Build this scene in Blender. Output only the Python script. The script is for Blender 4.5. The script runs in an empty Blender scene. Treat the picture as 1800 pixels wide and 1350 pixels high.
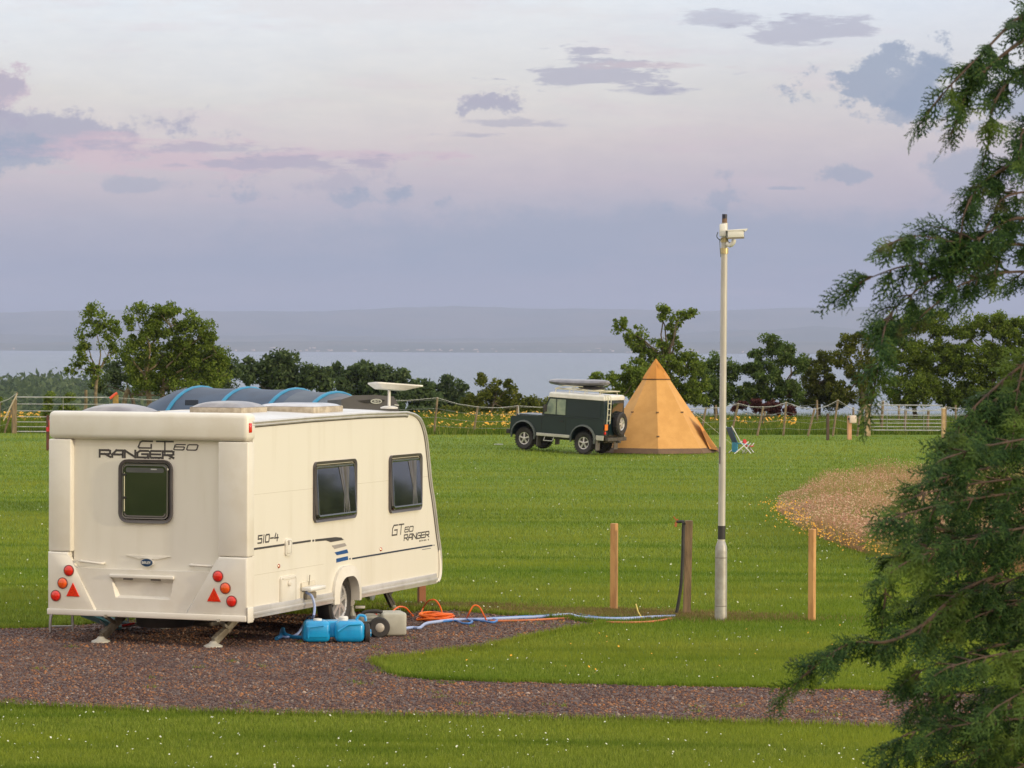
import bpy, bmesh, math, random
import numpy as np
from mathutils import Vector, Matrix
from mathutils.geometry import tessellate_polygon

# ---------------------------------------------------------------- camera
SC = bpy.context.scene
COL = SC.collection
F, HOR, CAMH = 5500.0, 597.0, 3.19
cam = bpy.data.objects.new('camera', bpy.data.cameras.new('camera'))
COL.objects.link(cam)
SC.camera = cam
cam.location = (0, 0, CAMH)
_R = Matrix.Rotation(math.pi/2 - math.atan((675-HOR)/F), 3, 'X') @ Matrix.Rotation(math.radians(.25), 3, 'Z')
cam.rotation_euler = _R.to_euler()
cam.data.sensor_width = 36
cam.data.lens = 36*F/1800
cam.data.clip_start = .5
cam.data.clip_end = 80000
cam.data.dof.use_dof = True
cam.data.dof.focus_distance = 36
cam.data.dof.aperture_fstop = 15

# ---------------------------------------------------------------- world and sun
SUN_EL, SUN_AZ = math.radians(9), math.radians(117)     # azimuth clockwise from +Y
world = bpy.data.worlds.new('World')
SC.world = world
world.use_nodes = True
wt = world.node_tree
wt.nodes.clear()

class NB:
    """tiny node-graph helper"""
    def __init__(s, tree): s.t = tree
    def n(s, typ, **kw):
        nd = s.t.nodes.new(typ)
        for k, v in kw.items(): setattr(nd, k, v)
        return nd
    def put(s, nd, i, v):
        if v is None: return
        if isinstance(v, bpy.types.NodeSocket): s.t.links.new(v, nd.inputs[i])
        else:
            if isinstance(v, (tuple, list)) and len(v) == 3 and len(nd.inputs[i].default_value) == 4: v = (*v, 1)
            nd.inputs[i].default_value = v
    def m(s, op, a, b=None, c=None, clamp=False):
        nd = s.n('ShaderNodeMath', operation=op, use_clamp=clamp)
        s.put(nd, 0, a); s.put(nd, 1, b); s.put(nd, 2, c)
        return nd.outputs[0]
    def ss(s, v, a, b):
        nd = s.n('ShaderNodeMapRange', interpolation_type='SMOOTHSTEP')
        s.put(nd, 0, v); s.put(nd, 1, a); s.put(nd, 2, b)
        return nd.outputs[0]
    def mix(s, f, a, b, mode='MIX'):
        nd = s.n('ShaderNodeMix', data_type='RGBA', blend_type=mode)
        s.put(nd, 0, f); s.put(nd, 6, a); s.put(nd, 7, b)
        return nd.outputs[2]
    def noise(s, vec, scale, detail=3, rough=.5, out=0, dist=0):
        nd = s.n('ShaderNodeTexNoise')
        s.put(nd, 'Vector', vec); s.put(nd, 'Scale', scale); s.put(nd, 'Detail', detail); s.put(nd, 'Roughness', rough); s.put(nd, 'Distortion', dist)
        return nd.outputs[out]
    def ramp(s, f, stops, interp='LINEAR'):
        nd = s.n('ShaderNodeValToRGB')
        s.put(nd, 0, f)
        cr = nd.color_ramp; cr.interpolation = interp
        while len(cr.elements) < len(stops): cr.elements.new(.5)
        for e, (p, c) in zip(cr.elements, stops):
            e.position = p; e.color = (*c, 1) if len(c) == 3 else c
        return nd.outputs[0]
    def comb(s, x, y, z):
        nd = s.n('ShaderNodeCombineXYZ')
        s.put(nd, 0, x); s.put(nd, 1, y); s.put(nd, 2, z)
        return nd.outputs[0]

def lin(r, g, b):
    return tuple(((c/255)/12.92 if c/255 <= .04045 else ((c/255+.055)/1.055)**2.4) for c in (r, g, b))

def build_sky():
    W = NB(wt)
    tc = W.n('ShaderNodeTexCoord')
    sp = W.n('ShaderNodeSeparateXYZ'); W.put(sp, 0, tc.outputs['Generated'])
    X, Y, Z = sp.outputs
    # horizontal azimuth ratio and elevation, in units where one photograph height is about 0.25
    vec = W.comb(W.m('MULTIPLY', X, 1), W.m('MULTIPLY', Y, .6), W.m('MULTIPLY', Z, 3.2))
    def el(y): return (HOR-y)/F
    S = .25                                        # elevation sine mapped to ramp 0..1
    wob = W.m('MULTIPLY', W.m('SUBTRACT', W.noise(vec, 9, 4, .55), .5), .022)
    zz = W.m('ADD', Z, wob)
    base = W.ramp(W.m('DIVIDE', zz, S, clamp=True), [
        (el(600)/S+.002, lin(170, 174, 194)), (el(560)/S, lin(166, 173, 194)), (el(480)/S, lin(168, 174, 198)),
        (el(400)/S, lin(190, 188, 204)), (el(330)/S, lin(212, 200, 208)), (el(250)/S, lin(226, 215, 214)),
        (el(170)/S, lin(232, 229, 225)), (el(90)/S, lin(236, 238, 240)), (el(0)/S, lin(240, 247, 254)), (1, lin(232, 240, 250))])
    # to the left the upper air is a little lighter and warmer, to the right bluer
    base = W.mix(W.m('MULTIPLY', W.ss(X, -.02, .15), .55), base, W.mix(1, base, (.84, .86, .94), 'MULTIPLY'))
    pinkn = W.ss(W.noise(W.comb(X, Y, W.m('MULTIPLY', Z, 6)), 14, 5, .6), .5, .75)
    base = W.mix(W.m('MULTIPLY', pinkn, .35), base, lin(222, 200, 212))
    base = W.mix(W.ss(Z, .03, .075), base, W.mix(1, base, (1.10, 1.085, 1.06), 'MULTIPLY'))
    blue, mauve = lin(152, 168, 194), lin(174, 173, 196)
    mott = W.m('SUBTRACT', W.noise(W.comb(X, Y, W.m('MULTIPLY', Z, 3)), 60, 8, .7), .5)
    base = W.mix(1, base, W.comb(W.m('ADD', 1, W.m('MULTIPLY', mott, .22)), W.m('ADD', 1, W.m('MULTIPLY', mott, .18)), W.m('ADD', 1, W.m('MULTIPLY', mott, .12))), 'MULTIPLY')
    n1 = W.noise(W.comb(X, Y, W.m('MULTIPLY', Z, 1.5)), 42, 8, .68)
    n1 = W.m('SUBTRACT', n1, .5)
    n2 = W.m('SUBTRACT', W.noise(W.comb(X, Y, W.m('MULTIPLY', Z, 4.5)), 26, 8, .66), .5)
    def blob(col, y0, cx, cy, rx, ry, amt, warp=2.2, nz=n1, soft=.5):
        ax, az = (cx-900)/F, (HOR-cy)/F
        dx = W.m('DIVIDE', W.m('SUBTRACT', X, ax), rx/F)
        dz = W.m('DIVIDE', W.m('SUBTRACT', Z, az), ry/F)
        # flat undersides: distances grow faster below the middle
        dz = W.m('MULTIPLY', dz, W.m('ADD', 1, W.m('MULTIPLY', W.m('LESS_THAN', dz, 0), .35)))
        d = W.m('SQRT', W.m('ADD', W.m('MULTIPLY', dx, dx), W.m('MULTIPLY', dz, dz)))
        d = W.m('ADD', d, W.m('MULTIPLY', nz, warp*2.9))
        front = W.m('GREATER_THAN', Y, 0)
        mk = W.m('MULTIPLY', W.m('MULTIPLY', W.ss(d, 1+soft*.5, 1-soft), amt*.88), front)
        return W.mix(mk, y0, col)
    c = base
    for col, cx, cy, rx, ry, amt, warp, nz, soft in [
        (blue, 1180, 425, 700, 68, .68, .7, n1, .5), (blue, 640, 352, 90, 16, .6, 2.5, n1, .5), (blue, 1750, 420, 320, 60, .5, .6, n2, .7), (blue, 650, 470, 420, 34, .55, .8, n2, .8),
        (lin(215, 190, 206), 40, 170, 70, 42, .8, 3, n1, .5), (mauve, 30, 165, 46, 26, .6, 3, n1, .5),
        (mauve, 80, 250, 185, 46, .9, 2., n1, .45), (blue, 30, 288, 110, 28, .8, 2., n1, .5),
        (lin(232, 200, 210), 330, 290, 360, 30, .75, 2.5, n2, .8), (lin(228, 200, 212), 560, 275, 200, 12, .6, 2.5, n2, .8),
        (mauve, 520, 292, 150, 16, .7, 3.2, n2, .6), (mauve, 560, 330, 110, 22, .5, 3., n1, .7), (mauve, 400, 268, 120, 9, .6, 3., n2, .6), (blue, 470, 350, 60, 16, .6, 3, n1, .6), (blue, 670, 345, 60, 14, .6, 3, n1, .6),
        (blue, 250, 333, 55, 12, .5, 2.5, n1, .6),
        (mauve, 840, 185, 48, 24, .9, 2.5, n1, .4), (mauve, 870, 218, 70, 9, .6, 2.5, n2, .6), (mauve, 830, 240, 50, 6, .6, 2.5, n2, .6),
        (mauve, 1080, 132, 105, 22, .75, 3.6, n2, .5), (lin(225, 205, 210), 1150, 118, 120, 7, .6, 2.5, n2, .6), (mauve, 1120, 160, 60, 9, .7, 2.5, n2, .6),
        (mauve, 1270, 38, 60, 14, .6, 3, n2, .6), (mauve, 1400, 60, 90, 18, .7, 3, n2, .6),
        (blue, 1540, 160, 105, 52, .95, 2., n1, .35), (blue, 1700, 185, 150, 55, .8, 2., n1, .5), (blue, 1560, 205, 75, 18, .7, 2.5, n1, .5),
        (blue, 1500, 308, 50, 20, .7, 2.5, n1, .5), (blue, 1680, 310, 130, 34, .65, 2.2, n1, .6),
        (blue, 1260, 348, 60, 22, .6, 2.8, n1, .5), (blue, 1370, 331, 34, 5, .7, 2, n1, .5),
        (lin(245, 240, 240), 600, 20, 420, 45, .6, 1.6, n2, .9)]:
        c = blob(col, c, cx, cy, rx, ry, amt, warp, nz, soft)
    # the sky above and behind the photographer: bright thin cloud, with gaps of blue
    high = W.ss(Z, .10, .55)
    hn = W.ss(W.noise(vec, 2.2, 5, .6), .35, .7)
    top = W.mix(hn, (1.22, 1.3, 1.42), (1.95, 1.85, 1.68))
    c = W.mix(high, c, top)
    back = W.ss(Y, .25, -.35)                       # the side where the sun goes down is warmer
    c = W.mix(W.m('MULTIPLY', back, W.ss(Z, .75, .1)), c, W.mix(hn, (1.05, .86, .74), (1.5, 1.16, .86)))
    bg2 = W.n('ShaderNodeBackground'); W.put(bg2, 0, c); W.put(bg2, 1, 1.0)
    sky = W.n('ShaderNodeTexSky', sky_type='NISHITA', sun_disc=False, sun_elevation=SUN_EL, sun_rotation=SUN_AZ, altitude=60, dust_density=2.0)
    bg1 = W.n('ShaderNodeBackground'); W.put(bg1, 0, sky.outputs[0]); W.put(bg1, 1, .05)
    # thick cloud hides most of the clear sky behind it
    mx = W.n('ShaderNodeMixShader'); W.put(mx, 0, .9)
    wt.links.new(bg1.outputs[0], mx.inputs[1]); wt.links.new(bg2.outputs[0], mx.inputs[2])
    out = W.n('ShaderNodeOutputWorld')
    wt.links.new(mx.outputs[0], out.inputs[0])
build_sky()
world.cycles.sampling_method = 'MANUAL'
world.cycles.sample_map_resolution = 1024

sun = bpy.data.objects.new('sun', bpy.data.lights.new('sun', 'SUN'))
COL.objects.link(sun)
sun.data.energy = 2.3
sun.data.angle = math.radians(1.5)
sun.data.color = (1, .84, .56)
sd = Vector((math.sin(SUN_AZ)*math.cos(SUN_EL), math.cos(SUN_AZ)*math.cos(SUN_EL), math.sin(SUN_EL)))
sun.rotation_euler = sd.to_track_quat('Z', 'Y').to_euler()
sun.location = (30, -20, 40)

SC.view_settings.view_transform = 'Standard'
SC.view_settings.look = 'None'
SC.view_settings.exposure = 0
SC.view_settings.gamma = 1
SC.cycles.max_bounces = 6
SC.cycles.diffuse_bounces = 2
SC.cycles.glossy_bounces = 3
SC.cycles.transparent_max_bounces = 8
SC.cycles.volume_bounces = 0
SC.cycles.use_fast_gi = False

# ---------------------------------------------------------------- helpers
rng = np.random.default_rng(11)
random.seed(5)

def ray(px, py):
    return (_R @ Vector(((px-900)/F, -(py-675)/F, -1)))
CAM = Vector((0, 0, CAMH))
def at(px, py, Y):
    d = ray(px, py)
    return CAM + d*(Y/d.y)
def sstep(t):
    t = np.clip(t, 0, 1); return t*t*(3-2*t)
def G(x, y):
    """height of the land"""
    x = np.asarray(x, float); y = np.asarray(y, float)
    z = -.8*sstep((y-38)/70)
    z = z + .05*np.sin(x*.21+y*.13)*np.sin(y*.085+1)*sstep((y-48)/30)*(1-sstep((y-100)/20))
    z = z + .13*sstep((2.8-x)/2.6)*np.exp(-((y-111)/9)**2)
    z = z - 38*sstep((y-158)/2600)*(y > 158) - np.maximum(0, np.minimum(y-158, 900))*.035
    return z
def gnd(px, py):
    d = ray(px, py)
    d = d/d.y
    Y = 30.0
    for _ in range(40):
        Y = Y*.5 + .5*((float(G(d.x*Y, Y))-CAMH)/d.z)
    return Vector((d.x*Y, Y, float(G(d.x*Y, Y))))
def gndv(px, py):
    """same for arrays, returns x,y,z arrays"""
    r = np.array(_R)
    d = np.stack([(px-900)/F, -(py-675)/F, -np.ones_like(px)], 1) @ r.T
    dx, dz = d[:, 0]/d[:, 1], d[:, 2]/d[:, 1]
    Y = np.full_like(px, 30.)
    for _ in range(40):
        Y = .5*Y+.5*(G(dx*Y, Y)-CAMH)/dz
    return dx*Y, Y, G(dx*Y, Y)

MATS = {}
def mat(name, col, rough=.5, metal=0., col2=None, scale=4., bump=0., bscale=40., spec=.5, coat=0., trans=0., alpha=None, stretch=None, contrast=(.35, .65)):
    if name in MATS: return MATS[name]
    m = bpy.data.materials.new(name); m.use_nodes = True
    t = m.node_tree; N = NB(t)
    b = t.nodes['Principled BSDF']
    b.inputs['Roughness'].default_value = rough
    b.inputs['Metallic'].default_value = metal
    b.inputs['Specular IOR Level'].default_value = spec
    b.inputs['Coat Weight'].default_value = coat
    if trans: b.inputs['Transmission Weight'].default_value = trans
    tc = N.n('ShaderNodeTexCoord').outputs['Object']
    if stretch:
        mp = N.n('ShaderNodeMapping'); N.put(mp, 0, tc); mp.inputs['Scale'].default_value = stretch
        tc = mp.outputs[0]
    if col2 is None: col2 = tuple(c*.86 for c in col)
    f = N.ss(N.noise(tc, scale, 6, .6), *contrast)
    t.links.new(N.mix(f, col, col2), b.inputs['Base Color'])
    if bump:
        bp = N.n('ShaderNodeBump'); bp.inputs['Strength'].default_value = bump; bp.inputs['Distance'].default_value = .02
        N.put(bp, 'Height', N.noise(tc, bscale, 4, .6))
        t.links.new(bp.outputs[0], b.inputs['Normal'])
    MATS[name] = m
    return m

def link(name, me, m=None, parent=None, smooth=False, loc=None):
    o = bpy.data.objects.new(name, me)
    COL.objects.link(o)
    if m is not None:
        for q in (m if isinstance(m, (list, tuple)) else [m]): me.materials.append(q)
    if parent is not None: o.parent = parent
    if loc is not None: o.location = loc
    if smooth:
        me.polygons.foreach_set('use_smooth', [True]*len(me.polygons))
        if smooth != 'all':
            try: me.set_sharp_from_angle(angle=math.radians(smooth if smooth is not True else 40))
            except Exception: pass
    return o
def ob(name, bm, m=None, parent=None, smooth=False, shift=None, loc=None):
    if shift is not None: bmesh.ops.translate(bm, vec=shift, verts=bm.verts)
    bmesh.ops.recalc_face_normals(bm, faces=bm.faces)
    me = bpy.data.meshes.new(name)
    bm.to_mesh(me); bm.free()
    return link(name, me, m, parent, smooth, loc)
def tag(o, label=None, cat=None, group=None, kind=None):
    if label: o['label'] = label
    if cat: o['category'] = cat
    if group: o['group'] = group
    if kind: o['kind'] = kind
    return o
def empty(name, loc, rz=0, label=None, cat=None, group=None):
    o = bpy.data.objects.new(name, None)
    COL.objects.link(o)
    o.location = loc; o.rotation_euler = (0, 0, rz)
    o.empty_display_size = .2
    return tag(o, label, cat, group)
def npmesh(name, V, FC, m, parent=None, smooth=False, loc=None):
    """V (n,3), FC (k,3 or 4)"""
    me = bpy.data.meshes.new(name)
    V = np.ascontiguousarray(V, np.float32); FC = np.ascontiguousarray(FC, np.int32)
    k, s = FC.shape
    me.vertices.add(len(V)); me.vertices.foreach_set('co', V.ravel())
    me.loops.add(k*s); me.loops.foreach_set('vertex_index', FC.ravel())
    me.polygons.add(k)
    me.polygons.foreach_set('loop_start', np.arange(0, k*s, s, dtype=np.int32))
    me.polygons.foreach_set('loop_total', np.full(k, s, np.int32))
    me.update(calc_edges=True)
    return link(name, me, m, parent, 'all' if smooth else False, loc)

def box(bm, x0, x1, y0, y1, z0, z1, r=0, seg=2, edges=None):
    vs = [bm.verts.new((x, y, z)) for x in (x0, x1) for y in (y0, y1) for z in (z0, z1)]
    fs = [bm.faces.new([vs[i] for i in q]) for q in ((0, 1, 3, 2), (4, 6, 7, 5), (0, 4, 5, 1), (2, 3, 7, 6), (0, 2, 6, 4), (1, 5, 7, 3))]
    if r:
        es = list({e for f in fs for e in f.edges})
        if edges: es = [e for e in es if edges(e)]
        bmesh.ops.bevel(bm, geom=es, offset=r, segments=seg, profile=.5, affect='EDGES')
    return vs
class Fr:
    """a local frame: (a,b,c) -> o + a*u + b*v + c*w"""
    def __init__(s, o, u, v, w=None):
        s.o, s.u, s.v = Vector(o), Vector(u).normalized(), Vector(v).normalized()
        s.w = Vector(w).normalized() if w is not None else s.u.cross(s.v)
    def __call__(s, a, b, c=0.): return s.o + s.u*a + s.v*b + s.w*c
def prism(bm, pts, fr, d0, d1, r=0, seg=2):
    """polygon pts (a,b) in frame fr, from depth d0 to d1; r bevels the rim at d1"""
    n = len(pts)
    A = [bm.verts.new(fr(a, b, d0)) for a, b in pts]
    B = [bm.verts.new(fr(a, b, d1)) for a, b in pts]
    if n > 8 and not r:
        for t in tessellate_polygon([[Vector((a, b, 0)) for a, b in pts]]):
            bm.faces.new([A[i] for i in t[::-1]]); bm.faces.new([B[i] for i in t])
    else:
        f0 = bm.faces.new(A[::-1]); f1 = bm.faces.new(B)
    for i in range(n): bm.faces.new((A[i], A[(i+1) % n], B[(i+1) % n], B[i]))
    if r: bmesh.ops.bevel(bm, geom=list(f1.edges), offset=r, segments=seg, profile=.5, affect='EDGES')
    bmesh.ops.triangulate(bm, faces=[f for f in bm.faces if len(f.verts) > 8], ngon_method='EAR_CLIP')
def rr(x0, x1, y0, y1, r, n=5):
    out = []
    for cx, cy, a0 in ((x1-r, y1-r, 0), (x0+r, y1-r, 90), (x0+r, y0+r, 180), (x1-r, y0+r, 270)):
        for i in range(n+1):
            a = math.radians(a0+90*i/n); out.append((cx+r*math.cos(a), cy+r*math.sin(a)))
    return out
def ring(bm, outer, inner, fr, d0, d1, slope=0.):
    n = len(outer)
    a = [bm.verts.new(fr(*p, d0)) for p in outer]; b = [bm.verts.new(fr(*p, d1)) for p in outer]
    c = [bm.verts.new(fr(*p, d1-slope)) for p in inner]; d = [bm.verts.new(fr(*p, d0)) for p in inner]
    for i in range(n):
        j = (i+1) % n
        for p, q in ((a, b), (b, c), (c, d), (d, a)): bm.faces.new((p[i], p[j], q[j], q[i]))
def spl(pts, n=6, closed=False):
    """Catmull-Rom through points"""
    P = [Vector(p) for p in pts]
    if len(P) < 3: return P
    out = []
    N = len(P)
    for i in range(N-1 if not closed else N):
        p0 = P[i-1] if (i > 0 or closed) else P[0]*2-P[1]
        p1, p2 = P[i], P[(i+1) % N]
        p3 = P[(i+2) % N] if (i+2 < N or closed) else P[-1]*2-P[-2]
        for k in range(n):
            t = k/n
            out.append(.5*((2*p1)+(p2-p0)*t+(2*p0-5*p1+4*p2-p3)*t*t+(3*p1-p0-3*p2+p3)*t**3))
    if not closed: out.append(P[-1])
    return out
def tube(bm, pts, r, n=8, r1=None, closed=False, cap=True, flat=None):
    P = [Vector(p) for p in pts]
    R = list(r) if isinstance(r, (list, tuple, np.ndarray)) else [r+(r1-r)*i/max(1, len(P)-1) if r1 is not None else r for i in range(len(P))]
    rings = []
    up = None
    for i, p in enumerate(P):
        if closed: t = (P[(i+1) % len(P)]-P[i-1])
        else: t = P[min(i+1, len(P)-1)]-P[max(i-1, 0)]
        if t.length < 1e-9: t = Vector((0, 0, 1))
        t.normalize()
        if up is None:
            up = Vector((0, 0, 1)) if abs(t.z) < .9 else Vector((1, 0, 0))
        s = t.cross(up)
        if s.length < 1e-6: s = t.cross(Vector((1, .1, 0)))
        s.normalize(); u = s.cross(t); u.normalize(); up = u
        a, b = (s, u) if flat is None else (s, u*flat)
        rings.append([bm.verts.new(p+a*(R[i]*math.cos(2*math.pi*k/n))+b*(R[i]*math.sin(2*math.pi*k/n))) for k in range(n)])
    m = len(rings)
    for i in range(m if closed else m-1):
        A, B = rings[i], rings[(i+1) % m]
        for k in range(n): bm.faces.new((A[k], A[(k+1) % n], B[(k+1) % n], B[k]))
    if cap and not closed:
        bm.faces.new(rings[0][::-1]); bm.faces.new(rings[-1])
def lathe(bm, prof, fr, n=24, cap=True):
    """prof [(radius, depth)], axis = fr.w"""
    rings = []
    for r, d in prof:
        rings.append([bm.verts.new(fr(r*math.cos(2*math.pi*k/n), r*math.sin(2*math.pi*k/n), d)) for k in range(n)])
    for A, B in zip(rings, rings[1:]):
        for k in range(n): bm.faces.new((A[k], A[(k+1) % n], B[(k+1) % n], B[k]))
    if cap:
        bm.faces.new(rings[0][::-1]); bm.faces.new(rings[-1])
def BM(): return bmesh.new()
def bar(bm, a, b, w, h=None, up=(0, 0, 1)):
    a, b = Vector(a), Vector(b); t = (b-a).normalized(); h = h or w
    s = t.cross(Vector(up))
    if s.length < 1e-4: s = t.cross(Vector((1, 0, 0)))
    s.normalize(); u = s.cross(t)
    q = [(-1, -1), (1, -1), (1, 1), (-1, 1)]
    A = [bm.verts.new(a+s*(w/2*i)+u*(h/2*j)) for i, j in q]; B = [bm.verts.new(b+s*(w/2*i)+u*(h/2*j)) for i, j in q]
    bm.faces.new(A[::-1]); bm.faces.new(B)
    for i in range(4): bm.faces.new((A[i], A[(i+1) % 4], B[(i+1) % 4], B[i]))

GLY = {
 'R': [[(0, 0), (0, 1), (.85, 1), (1, .9), (1, .55), (.85, .42), (.15, .42)], [(.5, .42), (1, 0)]],
 'A': [[(0, 0), (0, .35), (.4, 1), (1, 1), (1, 0)], [(.05, .38), (1, .38)]],
 'N': [[(0, 0), (0, 1), (1, 0), (1, 1)]],
 'G': [[(1, 1), (.25, 1), (0, .7), (0, 0), (1, 0), (1, .5), (.45, .5)]],
 'g': [[(1, 1), (.3, 1), (.14, .85), (0, .15), (.06, 0), (.93, 0), (.93, .5)]],
 'E': [[(1, 1), (.12, 1), (0, .88), (0, .12), (.12, 0), (1, 0)], [(0, .5), (.95, .5)]],
 'T': [[(0, 1), (1, 1)], [(.5, 1), (.5, 0)]],
 '6': [[(1, 1), (.15, 1), (0, .85), (0, .1), (.1, 0), (.9, 0), (1, .1), (1, .48), (.9, .55), (0, .55)]],
 '0': [[(.12, 0), (0, .12), (0, .88), (.12, 1), (.88, 1), (1, .88), (1, .12), (.88, 0), (.12, 0)]],
 '5': [[(1, 1), (0, 1), (0, .56), (.9, .56), (1, .46), (1, .1), (.9, 0), (0, 0)]],
 'S': [[(1, 1), (0, 1), (0, .5), (1, .5), (1, 0), (0, 0)]],
 '1': [[(.5, 1), (.5, 0)]],
 '4': [[(.25, 1), (0, .4), (1, .4)], [(.75, .8), (.75, 0)]],
 '-': [[(.1, .45), (.9, .45)]],
 'I': [[(.5, 0), (.5, 1)]], 'B': [[(0, 0), (0, 1), (.9, 1), (.9, .55), (0, .5), (1, .45), (1, 0), (0, 0)]],
 'L': [[(0, 1), (0, 0), (1, 0)]], 'Y': [[(0, 1), (.5, .5), (1, 1)], [(.5, .5), (.5, 0)]]}
def glyphs(bm, txt, fr, x, y, w, h, gap, sw, depth, shear=0.):
    """letters drawn as flat strokes; fr.w points out of the panel"""
    for ch in txt:
        cw = w*.5 if ch in '1I' else w
        if ch != ' ':
            for line in GLY[ch]:
                P = [(x+a*cw+shear*b*h, y+b*h) for a, b in line]
                n = len(P)
                for i in range(n-1):
                    (ax, ay), (bx, by) = P[i], P[i+1]
                    L = math.hypot(bx-ax, by-ay) or 1
                    tx, ty = (bx-ax)/L*sw/2, (by-ay)/L*sw/2
                    d1 = depth + .0002*(i % 3)
                    q = [(ax-tx-ty, ay-ty+tx), (ax-tx+ty, ay-ty-tx), (bx+tx+ty, by+ty-tx), (bx+tx-ty, by+ty+tx)]
                    prism(bm, q, fr, .0005, d1)
        x += cw+gap

def in_poly(x, y, P):
    P = np.asarray(P); inside = np.zeros(len(x), bool)
    j = len(P)-1
    for i in range(len(P)):
        xi, yi, xj, yj = P[i, 0], P[i, 1], P[j, 0], P[j, 1]
        c = ((yi > y) != (yj > y)) & (x < (xj-xi)*(y-yi)/(yj-yi+1e-12)+xi)
        inside ^= c
        j = i
    return inside

# ================================================================= SETTING
def grass_ground_mat():
    m = bpy.data.materials.new('grass_soil'); m.use_nodes = True
    t = m.node_tree; N = NB(t); b = t.nodes['Principled BSDF']
    pos = N.n('ShaderNodeNewGeometry').outputs['Position']
    mp = N.n('ShaderNodeMapping'); N.put(mp, 0, pos); mp.inputs['Scale'].default_value = (.35, 1, 1)
    a = N.ss(N.noise(mp.outputs[0], .55, 6, .65), .35, .65)
    b2 = N.ss(N.noise(pos, 9, 5, .7), .3, .7)
    c = N.mix(a, (.19, .265, .020), (.115, .19, .014))
    c = N.mix(N.m('MULTIPLY', b2, .6), c, (.06, .115, .012))
    y = N.ss(N.noise(pos, .16, 4, .6), .55, .75)
    c = N.mix(N.m('MULTIPLY', y, .5), c, (.20, .25, .03))
    t.links.new(c, b.inputs['Base Color'])
    b.inputs['Roughness'].default_value = .85; b.inputs['Specular IOR Level'].default_value = .2
    bp = N.n('ShaderNodeBump'); bp.inputs['Strength'].default_value = .9; bp.inputs['Distance'].default_value = .06
    N.put(bp, 'Height', N.noise(pos, 14, 6, .75)); t.links.new(bp.outputs[0], b.inputs['Normal'])
    return m
def blade_mat(name, ramp, pos_cols=None, trans=.35):
    m = bpy.data.materials.new(name); m.use_nodes = True
    t = m.node_tree; N = NB(t); t.nodes.clear()
    g = N.n('ShaderNodeNewGeometry')
    c = N.ramp(g.outputs['Random Per Island'], ramp)
    if pos_cols:
        for scale, lo, hi, amt, col, st in pos_cols:
            mp = N.n('ShaderNodeMapping'); N.put(mp, 0, g.outputs['Position']); mp.inputs['Scale'].default_value = st
            c = N.mix(N.m('MULTIPLY', N.ss(N.noise(mp.outputs[0], scale, 4, .6), lo, hi), amt), c, col)
    d = N.n('ShaderNodeBsdfDiffuse'); N.put(d, 0, c)
    tr = N.n('ShaderNodeBsdfTranslucent'); N.put(tr, 0, c)
    mx = N.n('ShaderNodeMixShader'); N.put(mx, 0, trans)
    t.links.new(d.outputs[0], mx.inputs[1]); t.links.new(tr.outputs[0], mx.inputs[2])
    o = N.n('ShaderNodeOutputMaterial'); t.links.new(mx.outputs[0], o.inputs[0])
    return m

# one land sheet, finer near the camera
def build_land():
    ys = np.concatenate([np.linspace(-60, 20, 17), np.linspace(21, 160, 180), np.geomspace(162, 3600, 60)])
    us = np.linspace(-1, 1, 121)
    V = []; 
    for y in ys:
        w = max(60, abs(y)*.6+30)
        V.append(np.stack([us*w, np.full_like(us, y), G(us*w, np.full_like(us, y))], 1))
    V = np.concatenate(V)
    n = len(us)
    i, j = np.meshgrid(np.arange(len(ys)-1), np.arange(n-1), indexing='ij')
    a = (i*n+j).ravel()
    FC = np.stack([a, a+1, a+n+1, a+n], 1)
    tag(npmesh('ground', V, FC, grass_ground_mat(), smooth=True), kind='structure')
build_land()

# gravel road and pitch
GP_PX = [(-260, 1109), (0, 1106), (88, 1104), (200, 1094), (300, 1086), (640, 1077), (800, 1074), (860, 1080), (930, 1086), (1000, 1091), (1062, 1098),
      (1010, 1106), (930, 1122), (860, 1138), (760, 1151), (700, 1157), (658, 1163), (668, 1176), (690, 1189), (760, 1196), (870, 1200), (1000, 1203), (1150, 1207),
      (1300, 1209), (1530, 1215), (1800, 1223), (2500, 1238), (2500, 1312), (1800, 1290), (1650, 1285), (1380, 1276), (1100, 1268), (750, 1263), (430, 1258), (200, 1250), (0, 1243), (-260, 1235)]
def ragged(px, amp=.05, step=.12):
    P = [gnd(*p) for p in px]; out = []
    for i, a in enumerate(P):
        b = P[(i+1) % len(P)]; L = (b-a).length; k = max(1, int(L/step))
        nrm = Vector((-(b-a).y, (b-a).x, 0)).normalized() if L > 0 else Vector()
        for j in range(k):
            q = a.lerp(b, j/k)+nrm*random.gauss(0, amp)*.6
            out.append((q.x, q.y))
    return out
GPOLY = ragged(GP_PX, .03)
def gravel_mat():
    m = bpy.data.materials.new('gravel_bed'); m.use_nodes = True
    t = m.node_tree; N = NB(t); b = t.nodes['Principled BSDF']
    pos = N.n('ShaderNodeNewGeometry').outputs['Position']
    vo = N.n('ShaderNodeTexVoronoi'); N.put(vo, 'Vector', pos); vo.inputs['Scale'].default_value = 42
    c = N.ramp(N.noise(vo.outputs['Color'], 3, 2, .5), [(.25, (.055, .036, .034)), (.45, (.10, .065, .058)), (.6, (.17, .095, .065)), (.75, (.08, .066, .068))])
    big = N.ss(N.noise(pos, .8, 5, .6), .4, .65)
    c = N.mix(N.m('MULTIPLY', big, .5), c, (.085, .06, .062))
    t.links.new(c, b.inputs['Base Color']); b.inputs['Roughness'].default_value = .9
    bp = N.n('ShaderNodeBump'); bp.inputs['Strength'].default_value = 1; bp.inputs['Distance'].default_value = .015; bp.invert = True
    N.put(bp, 'Height', vo.outputs['Distance']); t.links.new(bp.outputs[0], b.inputs['Normal'])
    return m
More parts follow.
